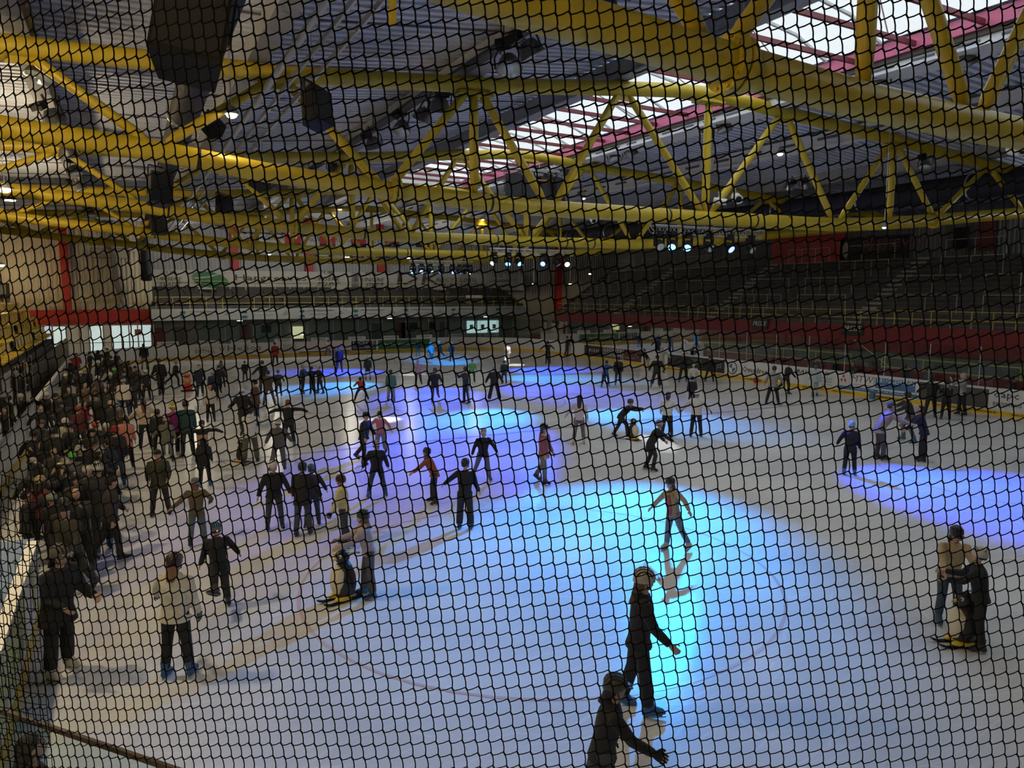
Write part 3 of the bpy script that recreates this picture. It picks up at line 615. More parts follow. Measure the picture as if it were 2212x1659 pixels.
# purlin beams running along the hall
PUR = [(-1.7, greybeam), (3.4, greybeam), (9.4, greybeam), (14.6, greybeam), (22.4, whitebeam), (28.2, whitebeam), (34.8, greybeam), (41.5, greybeam)]
pl = ['above left floodlights', 'beside roof catwalk', 'above middle floodlights', 'along left edge of skylight', 'along right edge of skylight', 'over right side of rink', 'above right boards', 'over right terrace']
for (x, m), lb in zip(PUR, pl):
    t = empty('purlin', (x, 37, ttop(x)), 0, ('white' if m is whitebeam else 'grey') + ' steel purlin running down the hall ' + lb, 'beam')
    b = MB(); b.box((x, 37, ttop(x) + .58), (.34, 86, .62)); part('web', b, m, t)
    b = MB(); b.box((x, 37, ttop(x) + .28), (.5, 86, .06)); part('flange', b, m, t)
    if m is whitebeam:
        for k in range(36): b = MB(); b.box((x - .18, -3 + k * 2.2, ttop(x) + .62), (.02, 1.1, .12)); part('slot', b, jt, t)
# skylight
paneM = mat('skylight_glazing', (.8, .85, .85), .4, emit=(.86, .97, 1.0), es=SKY)
sk = empty('skylight', (18, 20, 12.8), 0, 'long bright ridge skylight with white panes and maroon bars', 'skylight')
crown = [(SX0 + .2, 12.95), (16.2, 13.55), (17.8, 13.8), (19.4, 13.55), (SX1 - .1, 12.95)]
NP = 26
for k in range(NP):
    y0 = SY0 + (SY1 - SY0) * k / NP; y1 = SY0 + (SY1 - SY0) * (k + 1) / NP
    for (xa, za), (xb, zb) in zip(crown, crown[1:]):
        b = MB(); b.quad((xa, y0 + .04, za), (xa, y1 - .04, za), (xb, y1 - .04, zb), (xb, y0 + .04, zb)); part('pane', b, paneM, sk)
    b = MB()
    for (xa, za), (xb, zb) in zip(crown, crown[1:]): b.beam((xa, y0, za - .03), (xb, y0, zb - .03), .09, .1)
    part('rib', b, whitebeam, sk)
    b = MB(); b.beam((SX0 + .2, y0 + .9, 12.75), (SX1, y0 + .9, 12.62), .1, .14); part('cross_bar', b, maroon, sk)
    if k % 2 == 0:
        b = MB(); b.bar((SX0 + .3, y0, 12.9), (SX1 - .2, y1 + 1.6, 12.9), .02, 5); part('brace_wire', b, steel, sk)
b = MB(); b.box((SX1 + .05, 21.5, 12.68), (.16, 51, .42)); part('pink_curb', b, pinkbeam, sk)
b = MB(); b.box((SX1 + .16, 21.5, 12.4), (.2, 51, .15)); part('brown_curb', b, mat('brown_board', (.10, .075, .06), .7), sk)
b = MB(); b.box((SX1 + .5, 21.5, 12.2), (.7, 51, .24)); part('white_gutter', b, whitebeam, sk)
for k in range(40): b = MB(); b.box((SX1 + .14, -3.4 + k * 1.27, 12.22), (.03, .7, .06)); part('gutter_slot', b, jt, sk)
b = MB(); b.box((SX0 + .12, 21.5, 12.6), (.2, 51, .7)); part('grey_curb', b, greybeam, sk)
for y in (SY0, SY1): b = MB(); b.box(((SX0 + SX1) / 2, y, 13.2), (SX1 - SX0, .15, 1.3)); part('end_wall', b, whitebeam, sk)
# trusses
TN = [-13, -7.6, -1.7, 3.9, 9.4, 14.7, 18.3, 21.9, 28.2, 34.8, 40.8, 46]
BNODE = {(-13, -7.6): -10, (-7.6, -1.7): -4.7, (-1.7, 3.9): 1.0, (3.9, 9.4): 6.7, (9.4, 14.7): 12, (14.7, 21.9): 18.35, (21.9, 28.2): 25, (28.2, 34.8): 31.2, (34.8, 40.8): 37.8, (40.8, 46): 43.5}
strapm = mat('black_strap', (.01, .01, .01), .6)
trl = ['nearest thick yellow tubular roof truss crossing top right', 'second yellow roof truss carrying the nearest light bar', 'third yellow roof truss carrying speaker cluster and light bar', 'fourth yellow roof truss carrying the farthest light bar', 'farthest yellow roof truss before the far wall']
TY = [7.3, 20.3, 33.3, 46.3, 59.3]
for ti, Y in enumerate(TY):
    t = empty('roof_truss', (18, Y, 8), 0, trl[ti], 'truss', 'yellow roof trusses')
    n = 16 if ti < 2 else 12
    def smooth(P, k=3):
        o = []
        for i in range(len(P) - 1):
            p0, p1, p2, p3 = P[max(i - 1, 0)], P[i], P[i + 1], P[min(i + 2, len(P) - 1)]
            for j in range(k):
                s = j / k; o.append((p1[0] + (p2[0] - p1[0]) * s, .5 * (2 * p1[1] + (p2[1] - p0[1]) * s + (2 * p0[1] - 5 * p1[1] + 4 * p2[1] - p3[1]) * s * s + (3 * p1[1] - p0[1] - 3 * p2[1] + p3[1]) * s ** 3)))
        return o + [P[-1]]
    b = MB(); b.tube([(x, Y, z) for x, z in TOP], .23, n); part('top_chord', b, yellow, t, True)
    b = MB(); b.tube([(x, Y, z) for x, z in BOT], .255, n); part('bottom_chord', b, yellow, t, True)
    for (xa, xb), xm in BNODE.items():
        for xt, s in ((xa, 1), (xb, -1)):
            p, q = Vector((xt + s * .22, Y, ttop(xt + s * .22) - .2)), Vector((xm - s * .22, Y, tbot(xm) + .22))
            b = MB(); d = (q - p); b.tube([p, p + d * .08, p + d * .92, q], [.09, .125, .125, .08], 10); part('diagonal', b, yellow, t, True)
    for x in (9.4, 18.3, 28.2):
        b = MB(); b.tube([(x, Y, ttop(x) - .2), (x, Y, ttop(x) - .6), (x, Y, tbot(x) + .7), (x, Y, tbot(x) + .2)], [.10, .14, .14, .10], 10); part('vertical', b, yellow, t, True)
        b = MB(); b.box((x, Y, ttop(x) - .28), (1.1, .5, .08)); b.box((x, Y, ttop(x) - .24), (.7, .3, .18)); part('gusset', b, yellow, t)
    for x in (-1.7, 3.9, 14.7, 21.9, 34.8):
        b = MB(); b.box((x, Y, ttop(x) - .25), (.55, .06, .25)); part('gusset', b, yellow, t)
    for x in (6.95, 31.2):
        d = Vector((.12, 0, tbot(x + .06) - tbot(x - .06))).normalized(); c = Vector((x, Y, tbot(x)))
        f = empty('flange', c - t.location); f.parent = t
        for s in (-.075, .075):
            b = MB(); b.lathe([(.36, -.05), (.36, .05)], c + d * s, 20, axm(d)); part('flange_plate', b, yellow, f)
        b = MB()
        for k in range(10):
            a = 2 * math.pi * k / 10; u = axm(d) @ Vector((.31 * math.cos(a), .31 * math.sin(a), 0)); b.bar(c + u - d * .16, c + u + d * .16, .025, 6)
        part('flange_bolts', b, yellow, f)
    for x in ((1.9, 9.9, 16.6, 20.6, 22.3) if ti else (13.9, 15.6)):
        d = Vector((.2, 0, tbot(x + .1) - tbot(x - .1))).normalized(); b = MB(); b.lathe([(.265, -.035), (.265, .035)], (x, Y, tbot(x)), 14, axm(d)); part('strap', b, strapm, t)
# ducts and pipes under the roof
b = MB(); b.tube([(1.55, -2, 10.15), (1.75, 20, 10.12), (1.95, 48, 10.1), (2.0, 66, 10.0), (2.05, 70, 9.6), (2.1, 72, 8.4), (2.1, 72.5, 6.6)], [.36] * 5 + [.4, .45], 14); d0 = solo('air_duct', b, ductm, 'long dark round air duct running down the hall at left', 'duct', None, (1.7, 30, 9.7), True)
for y in range(4, 66, 6): b = MB(); b.box((1.7, y, 10.55), (.06, .06, .7)); b.lathe([(.4, -.04), (.4, .04)], (1.6 + .005 * y, y, 10.13), 14, axm((0, 1, 0))); part('hanger', b, steel, d0)
b = MB(); b.tube([(36.5, -2, 10.5), (36.5, 70, 10.5)], .6, 14); d1 = solo('air_duct', b, ductm, 'thick dark air duct running along right side under roof', 'duct', None, (36.5, 30, 9.9), True)
for y in range(4, 70, 6): b = MB(); b.lathe([(.63, -.05), (.63, .05)], (36.5, y, 10.5), 14, axm((0, 1, 0))); part('band', b, steel, d1)
b = MB(); b.tube([(-3.2, 2, 10.75), (-2.6, 15, 10.45), (-2.4, 17, 10.7)], .5, 14); solo('air_duct', b, mat('light_duct', (.30, .31, .33), .5), 'short grey duct at top left corner above first chord', 'duct', None, (-2.6, 15, 10.3), True)
cw = empty('catwalk', (3.6, 35, 10.4), 0, 'grey catwalk with pipe rail and ladder tray under roof', 'catwalk')
b = MB(); b.bar((3.45, -2, 10.55), (3.75, 70, 10.5), .085, 10); part('pipe_rail', b, whitebeam, cw)
for s in (-.22, .22): b = MB(); b.beam((3.95 + s, -2, 10.35), (4.2 + s, 70, 10.3), .05, .12); part('tray_side', b, steel, cw)
for k in range(60): y = -1 + k * 1.18; b = MB(); b.box((3.98 + .0035 * y, y, 10.32), (.44, .07, .03)); part('rung', b, steel, cw)
for k in range(14): y = 2 + k * 5; b = MB(); b.bar((3.6, y, 10.5), (3.6, y, deckz(3.6)), .02, 5); part('hanger_rod', b, steel, cw)
# light rails under purlins carrying floodlights
for x, z, lb in ((-1.38, 11.17, 'left'), (8.95, 11.76, 'middle'), (21.75, 12.66, 'right')):
    t = empty('lamp_rail', (x, 37, z), 0, 'dark lamp rail along %s row of floodlights' % lb, 'rail'); b = MB(); b.box((x, 37, z), (.1, 84, .1)); part('rail', b, blackm, t)
    for k in range(14): b = MB(); b.bar((x, k * 5.5 + 1, z), (x, k * 5.5 + 1, deckz(x) - .02), .02, 5); part('hanger', b, blackm, t)
lens = mat('floodlight_lens', (.55, .62, .66), .08, metal=.3)
def flood_meshes():
    o = []
    m = MB(); m.lathe([(.02, .30), (.13, .28), (.2, .18), (.26, 0), (.27, -.02), (.24, -.02)], (0, 0, 0), 16); o.append(('reflector', m.mesh('reflector', mat('flood_shell', (.16, .16, .17), .35, metal=.6), smooth=True)))
    m = MB(); m.lathe([(.245, -.03), (.245, -.015), (.1, .03)], (0, 0, 0), 16); o.append(('lens', m.mesh('lens', lens, smooth=True)))
    m = MB(); m.tube([(.29, 0, .05), (.3, 0, .3), (.2, 0, .48), (-.2, 0, .48), (-.3, 0, .3), (-.29, 0, .05)], .02, 6); m.bar((0, 0, .46), (0, 0, .62), .03, 6); o.append(('bracket', m.mesh('bracket', blackm)))
    m = MB(); m.box((.05, .22, .42), (.3, .18, .16)); o.append(('ballast', m.mesh('ballast', blackp)))
    m = MB(); m.tube([(0, .2, .45), (.15, .1, .3), (.05, -.05, .33), (0, 0, .28)], .012, 5); o.append(('cable', m.mesh('cable', blackp)))
    return o
FLM = flood_meshes()
FL = [(70, 165, 10.4, 'at top left, nearest of left row'), (118, 262, 10.4, 'second in left row'), (155, 335, 10.4, 'third in left row'), (183, 378, 10.4, 'fourth in left row'), (198, 410, 10.4, 'fifth in left row'), (212, 445, 10.4, 'sixth in left row'), (222, 468, 10.4, 'farthest in left row'),
      (1290, 30, 11.0, 'at top centre above nearest truss'), (1145, 118, 11.0, 'second in middle row'), (1100, 148, 11.0, 'third in middle row, tilted'), (948, 235, 11.0, 'fourth in middle row'), (915, 258, 11.0, 'fifth in middle row'), (868, 283, 11.0, 'sixth in middle row'), (822, 318, 11.0, 'seventh in middle row'), (740, 368, 11.0, 'eighth in middle row'), (700, 398, 11.0, 'ninth in middle row'),
      (2090, 140, 11.9, 'nearest in right row'), (1905, 192, 11.9, 'second in right row'), (1580, 282, 11.9, 'third in right row'), (1535, 292, 11.9, 'fourth in right row'), (1368, 335, 11.9, 'fifth in right row'), (1335, 345, 11.9, 'sixth in right row'), (1225, 375, 11.9, 'seventh in right row'), (1200, 385, 11.9, 'eighth in right row'),
      (1998, 362, 10.6, 'in outer right row, nearest'), (1740, 404, 10.6, 'in outer right row, middle'), (1703, 407, 10.6, 'in outer right row, farthest')]
for i, (x, y, z, lb) in enumerate(FL):
    p = atz(x, y, z)
    if i < 24: p.x = (-1.38, 8.95, 21.75)[0 if i < 7 else 1 if i < 16 else 2]
    t = empty('floodlight', p, R(40 + 70 * (i % 3)), 'round dark floodlight with glass front ' + lb, 'floodlight', 'switched off roof floodlights')
    t.rotation_euler = (R(-28 if i % 3 else 20), R(8), R(100 + 40 * (i % 4)))
    s_ = 1.25 if i < 24 else 1.0; t.scale = (s_, s_, s_)
    for nm, me in FLM: link(nm, me, t)
# small warm hall lamps
def lamp(x, y, Y, watts, label, col=(1, .78, .45), r=.13, es=14, named='hall_lamp', bare=False):
    p = aty(x, y, Y); t = empty(named, p, 0, label, 'lamp', 'small hall lamps')
    m = MB(); m.lathe([(.05, .2), (.12, .16), (r * 1.35, .04), (r * 1.4, 0)], p, 12); part('shade', m, mat('lamp_shade', (.3, .3, .3), .4), t)
    m = MB(); m.ball(p + Vector((0, 0, -.02)), (r, r, r * .6), 10, 6); part('bulb', m, mat('bulb_%d_%d' % (int(es), int(col[2] * 100)), (1, 1, 1), .5, emit=col, es=es), t)
    m = MB(); m.bar(p + Vector((0, 0, .18)), (p.x, p.y, deckz(p.x) if p.y < 72 or p.x > 2.5 else p.z + .6), .015, 5); part('stem', m, steel, t)
    if watts:
        l = point('lamp_light', (0, 0, -.4), watts, col, .2) if bare else spot('lamp_light', (0, 0, -.2), (0, 0, -1), watts, col, 168, .6, .2)
        if not bare: l.rotation_euler = (0, 0, 0)
        l.parent = t
    return t
W1 = (1, .74, .36)
lamp(10, 408, 31.0, 250 * WARM, 'bright warm lamp on chord at left edge of picture', W1, .2, 25)
lamp(500, 247, 20.0, 60, 'small warm lamp beside duct at upper left')
lamp(1605, 66, 14.0, 250, 'warm lamp on grey beam beside skylight at top right', (1, .86, .66))
lamp(1685, 332, 25.0, 500, 'warm lamp under right roof deck, left of pair', (1, .88, .70))
lamp(1260, 428, 40.0, 400, 'warm lamp under roof above far speakers')
lamp(2165, 372, 27.0, 120, 'small warm lamp far up at right edge')
lamp(1702, 430, 46.0, 40, 'small warm lamp above red kiosk')
lamp(410, 547, 70, 420, 'white lamp on beam beside end of dark duct', (1, .90, .72), .22, 14, bare=True)
for i, x in enumerate((580, 750, 881, 1025)): lamp(x, (549, 555, 557, 561)[i], 70, (420, 330, 220, 110)[i], 'pale lamp on far chord, %s in row above slogan banners' % ('first', 'second', 'third', 'fourth')[i], (1, .93, .76), .2, 12, bare=True)
lamp(1153, 613, 76, 60, 'warm lamp low in far corner left of red column', W1, .18, 12); lamp(1232, 613, 76, 60, 'warm lamp low in far corner right of red column', W1, .18, 12)
lamp(1275, 591, 76, 50, 'yellow lamp high beside terrace end wall', W1, .2, 10)
lamp(3, 572, 70, 350, 'yellow lamp on beige wall at left picture edge', W1, .2, 14, bare=True)
lamp(1910, 491, 19.6, 15, 'small greenish lamp under second truss at right', (.85, 1, .8), .07, 10)
lamp(735, 452, 58.9, 90, 'warm lamp lighting truss top at left of skylight end', W1, .12, 12); lamp(1043, 474, 58.9, 90, 'warm lamp lighting truss top in middle distance', W1, .12, 12); lamp(1400, 484, 58.9, 90, 'warm lamp lighting truss top behind nearest light bar', W1, .12, 12)
# ---------------------------------------------------------------- loudspeakers
def speaker(p, dims, rot, label, m=blackp, grp='hung loudspeakers', rope=True):
    t = empty('loudspeaker', p, 0, label, 'speaker', grp); t.rotation_euler = rot
    w_, d_, h_ = dims; b = MB(); b.hexa([(-w_ / 2 * .8, d_ / 2, -h_ / 2), (w_ / 2 * .8, d_ / 2, -h_ / 2), (w_ / 2, -d_ / 2, -h_ / 2), (-w_ / 2, -d_ / 2, -h_ / 2)][::-1] + [(-w_ / 2 * .8, d_ / 2, h_ / 2), (w_ / 2 * .8, d_ / 2, h_ / 2), (w_ / 2, -d_ / 2, h_ / 2), (-w_ / 2, -d_ / 2, h_ / 2)][::-1])
    link('cabinet', b.mesh('cabinet', m), t)
    b = MB(); b.box((0, -d_ / 2 - .012, 0), (w_ * .9, .02, h_ * .9)); link('grille', b.mesh('grille', mat('speaker_grille', (.02, .02, .02), .8, bump=.4, bscale=90)), t)
    b = MB()
    for s in (-1, 1): b.beam((s * (w_ / 2 + .02), 0, -h_ * .2), (s * (w_ / 2 + .02), 0, h_ * .75), .03, .06)
    b.beam((-w_ / 2, 0, h_ * .75), (w_ / 2, 0, h_ * .75), .04, .04); link('yoke', b.mesh('yoke', blackm), t)
    if rope: b = MB(); b.bar((0, 0, h_ * .75), (0, 0, h_ * .75 + max(.2, (deckz(p.x) - p.z - h_ * .75) * .97)), .012, 5); link('chain', b.mesh('chain', steel), t)
big = speaker(aty(422, 30, 9.0), (.72, .62, 1.35), (R(-14), R(10), R(-8)), 'huge black loudspeaker cabinet hanging at top left')
speaker(aty(683, 235, 16.5), (.55, .42, .82), (R(-20), R(14), R(25)), 'black loudspeaker hanging on wires under second truss')
speaker(aty(344, 410, 29.5), (.75, .6, 1.1), (R(-10), R(8), R(15)), 'dark grey loudspeaker at end of dark duct', mat('speaker_grey', (.035, .035, .037), .6))
speaker(aty(560, 392, 30), (.7, .5, .5), (R(-20), R(25), R(30)), 'small black loudspeaker below middle of second truss')
speaker(aty(458, 272, 24), (.6, .4, .5), (R(-20), R(40), R(30)), 'small tilted black box beside the duct')
speaker(aty(482, 442, 42), (.75, .5, .8), (R(-15), R(12), R(20)), 'small black loudspeaker above far banners')
speaker(aty(340, 478, 46), (.8, .6, 1.5), (R(-8), 0, R(10)), 'dark loudspeaker column over far left of rink', mat('speaker_grey'))
cl = aty(1140, 412, 33.3)
for k, (dx, rz, lb) in enumerate(((-1.2, -.35, 'left'), (-.35, -.1, 'second'), (.5, .25, 'third'), (1.15, .5, 'right'))):
    speaker(cl + Vector((dx, -.5 - .15 * abs(dx), 0)), (.8, .7, 1.15), (R(-8), 0, rz), '%s black cabinet of loudspeaker cluster under middle roof' % lb, grp='loudspeaker cluster', rope=False)
t = empty('speaker_frame', cl + Vector((0, -.2, .7)), 0, 'steel hoist frame above loudspeaker cluster with orange straps', 'frame')
b = MB()
for s in (-1, 1):
    b.beam(cl + Vector((-1.5, -.3 + s * .3, .95)), cl + Vector((1.5, -.3 + s * .3, .95)), .06, .1)
for x in (-1.3, -.4, .5, 1.3): b.bar(cl + Vector((x, -.3, .5)), cl + Vector((x, -.3, 1.3)), .025, 6)
part('bars', b, steel, t); b = MB(); b.beam(cl + Vector((-.4, -.95, .4)), cl + Vector((.9, -.95, .4)), .04, .05); b.beam(cl + Vector((-.3, -.95, -.55)), cl + Vector((.6, -.95, -.55)), .04, .05); part('orange_strap', b, mat('orange_strap', (.8, .18, .05), .6), t)
# white cameras
def camera_box(p, r, ln, d, label):
    t = empty('security_camera', p, 0, label, 'camera'); A = axm(d); b = MB(); b.lathe([(r, -ln / 2), (r, ln / 2), (r * .8, ln / 2)], p, 12, A); part('housing', b, mat('camera_white', (.7, .72, .74), .4), t)
    b = MB(); b.lathe([(r * .7, ln / 2 - .01), (r * .7, ln / 2 + .006)], p, 12, A); part('lens', b, blackp, t); b = MB(); b.bar(p, p + Vector((0, .1, .35)), .025, 6); part('bracket', b, steel, t)
camera_box(aty(1592, 428, 20.0), .16, .5, (-.45, -.8, -.3), 'round white camera on second truss above nearest light bar')
camera_box(aty(1556, 435, 20.0), .11, .45, (.5, -.8, -.2), 'square white camera on second truss left of round one')
camera_box(aty(2198, 322, 9.0), .13, .4, (-.5, -.8, -.2), 'white camera at right picture edge under nearest truss')
camera_box(aty(1280, 473, 33.0), .16, .5, (-.2, -.8, -.5), 'small pale camera under third truss')
b = MB(); q = aty(848, 25, 7.0); b.beam((q.x, 7.0, q.z + .25), (q.x, 7.0, q.z - .12), .05, .07); t = solo('strut_end', b, yellow, 'short yellow hanging strut at top centre', 'strut', None, q)
# ---------------------------------------------------------------- light bars with moving heads
CY, BL, WH = (0.0, .33, 1.0), (0.0, .06, 1.0), (1, .97, .92)
def light_bar(Y, x0, x1, z, label, heads):
    t = empty('light_bar', ((x0 + x1) / 2, Y, z), 0, label, 'light bar', 'silver lattice light bars')
    for dy, dz in ((-.14, .14), (.14, .14), (0, -.12)): b = MB(); b.bar((x0, Y + dy, z + dz), (x1, Y + dy, z + dz), .028, 8); part('lattice_tube', b, steel, t)
    n = int((x1 - x0) / .3)
    for k in range(n):
        a = x0 + (x1 - x0) * k / n; c = x0 + (x1 - x0) * (k + 1) / n; b = MB()
        for dy in (-.14, .14): b.bar((a, Y + dy, z + .14), ((a + c) / 2, Y, z - .12), .012, 5); b.bar(((a + c) / 2, Y, z - .12), (c, Y + dy, z + .14), .012, 5)
        part('lattice_brace', b, steel, t)
    for x in (x0 + .6, (x0 + x1) / 2, x1 - .6): b = MB(); b.bar((x, Y, z + .14), (x, Y, tbot(x) - .2), .02, 6); b.box((x, Y, z + .22), (.12, .2, .1)); part('hook_clamp', b, blackm, t)
    for i, (x, col, on, tgt, watts, cone, lb) in enumerate(heads):
        p = Vector((x, Y, z - .5)); d = (Vector(tgt) - p).normalized()
        h = empty('stage_light', p, 0, lb, 'spotlight', 'stage lights on light bars')
        b = MB(); b.box(p + Vector((0, 0, .36)), (.26, .22, .2)); part('base', b, blackp, h)
        b = MB()
        for s in (-1, 1): b.beam(p + Vector((s * .19, 0, -.05)), p + Vector((s * .19, 0, .3)), .04, .08)
        part('yoke', b, blackp, h)
        A = axm(d); b = MB(); b.lathe([(.10, -.2), (.15, -.12), (.16, .12), (.14, .14)], p, 14, A); part('head', b, blackp, h, True)
        b = MB(); b.lathe([(.13, .14), (.13, .15), (.05, .17)], p, 14, A)
        if on:
            part('lens', b, mat('stage_lens_%d' % int(col[0] * 100 + col[1] * 10), (1, 1, 1), .3, emit=tuple(min(1, c + .1) for c in col), es=5.0), h)
            l = spot('stage_beam', (0, 0, 0), d, watts, col, cone, .85 if cone > 20 else .3, .09); l.location = d * .22; l.parent = h
        else: part('lens', b, lens, h)
    return t
K = POW
light_bar(20.3, 16.0, 21.05, 7.55, 'nearest silver lattice light bar under second truss', [
    (16.3, CY, 0, (14, 10, 0), 0, 30, 'unlit stage light at left end of nearest light bar'),
    (16.87, CY, 1, (9.3, 12.8, 0), 10500 * K, 46, 'blazing cyan stage light, leftmost lit on nearest light bar'),
    (17.54, CY, 1, (10.5, 13.0, 0), 5000 * K, 27, 'cyan white stage light beside the leftmost on nearest bar'),
    (18.5, BL, 0, (20, 10, 0), 0, 30, 'unlit stage light at middle of nearest light bar'),
    (19.47, BL, 1, (20.5, 10.6, 0), 20800 * K, 40, 'deep blue stage light on nearest light bar'),
    (20.5, BL, 0, (22, 10, 0), 0, 30, 'unlit stage light at right end of nearest light bar')])
light_bar(33.3, 16.3, 21.05, 7.48, 'middle silver lattice light bar under third truss', [
    (16.47, WH, 1, (9.6, 30.4, 0), 5200 * K, 9, 'small white stage light at left end of middle light bar'),
    (17.27, CY, 1, (14.0, 29.0, 0), 6500 * K, 36, 'cyan stage light, left of pair on middle light bar'),
    (17.85, CY, 1, (20.0, 25.2, 0), 7500 * K, 36, 'cyan stage light, right of pair on middle light bar'),
    (19.3, BL, 1, (10.6, 24.2, 0), 24000 * K, 34, 'blue stage light on middle light bar, third from left'),
    (20.1, BL, 0, (24, 30, 0), 0, 30, 'unlit stage light on middle light bar near right end'),
    (20.7, WH, 1, (16.9, 21.3, 0), 6500 * K, 7, 'white stage light at right end of middle light bar')])
light_bar(46.3, 16.8, 21.25, 7.4, 'farthest silver lattice light bar under fourth truss', [
    (17.0, CY, 1, (10.5, 42.4, 0), 7500 * K, 36, 'cyan stage light at left end of farthest light bar'),
    (17.6, BL, 1, (14.2, 36.2, 0), 15200 * K, 34, 'blue stage light second on farthest light bar'),
    (18.2, CY, 1, (24.2, 40.4, 0), 7500 * K, 34, 'cyan stage light third on farthest light bar'),
    (19.0, BL, 1, (13.2, 50.4, 0), 8800 * K, 36, 'blue stage light fourth on farthest light bar'),
    (19.8, BL, 1, (21.3, 34.6, 0), 12800 * K, 34, 'blue stage light fifth on farthest light bar'),
    (20.3, BL, 1, (26.2, 45.2, 0), 10400 * K, 36, 'blue stage light sixth on farthest light bar'),
    (20.7, CY, 1, (22.8, 55.2, 0), 6000 * K, 34, 'cyan stage light seventh on farthest light bar'),
    (21.1, WH, 1, (17.2, 47.0, 0), 1500 * K, 12, 'white stage light at right end of farthest light bar')])
def profile(p, tgt, watts, cone, label):
    h = empty('profile_spot', p, 0, label, 'spotlight'); d = (Vector(tgt) - Vector(p)).normalized(); A = axm(d); b = MB(); b.lathe([(.09, -.3), (.12, -.1), (.09, .3)], p, 12, A); part('barrel', b, blackp, h, True)
    b = MB(); b.lathe([(.08, .3), (.08, .31)], p, 12, A); part('lens', b, mat('profile_lens', (1, 1, 1), .3, emit=(1, 1, 1), es=8), h)
    b = MB(); b.bar(Vector(p), Vector(p) + Vector((0, 0, .5)), .02, 6); part('clamp', b, blackm, h)
    l = spot('profile_beam', (0, 0, 0), d, watts, WH, cone, .25, .05); l.location = d * .35; l.parent = h
profile(Vector((25.0, 46.0, 7.7)), (26.3, 49.9, 0), 2500 * K, 13, 'white profile spotlight under fourth truss over skater in white')
# warm work lamps at left; nearest is unseen, added to brighten near ice
for i, (y, wt) in enumerate(((1.0, 2300), (14.0, 2300), (27.5, 1800), (41, 1400))):
    p = Vector((-4.2, y, 9.6)); t = empty('work_or_fill_lamp', p, 0, 'warm sodium work lamp over left boards, %s one' % ('nearest', 'second', 'third', 'farthest')[i], 'lamp')
    b = MB(); b.box(p + Vector((0, 0, .12)), (.5, .35, .2)); part('housing', b, blackm, t); b = MB(); b.box(p, (.4, .28, .04)); part('glass', b, mat('bulb_25_36'), t)
    b = MB(); b.bar(p + Vector((0, 0, .2)), p + Vector((0, 0, 1.1)), .03, 6); part('stem', b, steel, t)
    l = point('work_or_fill_beam', (0, 0, -.35), wt * WARM, (1, .76, .42), .25); l.parent = t

for i, y in enumerate((6.0, 15.0)):  # unseen fill lamps, added to brighten the roof and near right side
    p = Vector((45.0, y, 9.4)); t = empty('work_or_fill_lamp', p, 0, 'unseen cool white fill lamp added over near end of right terrace, %s one' % ('nearer', 'farther')[i], 'lamp')
    b = MB(); b.box(p + Vector((0, 0, .12)), (.5, .35, .2)); part('housing', b, blackm, t); b = MB(); b.box(p, (.4, .28, .04)); part('glass', b, mat('lamp_white'), t)
    b = MB(); b.bar(p + Vector((0, 0, .2)), (p.x, p.y, deckz(p.x)), .03, 6); part('stem', b, steel, t)
    l = point('work_or_fill_beam', (0, 0, -.35), 550, (.86, .93, 1.0), .25); l.parent = t
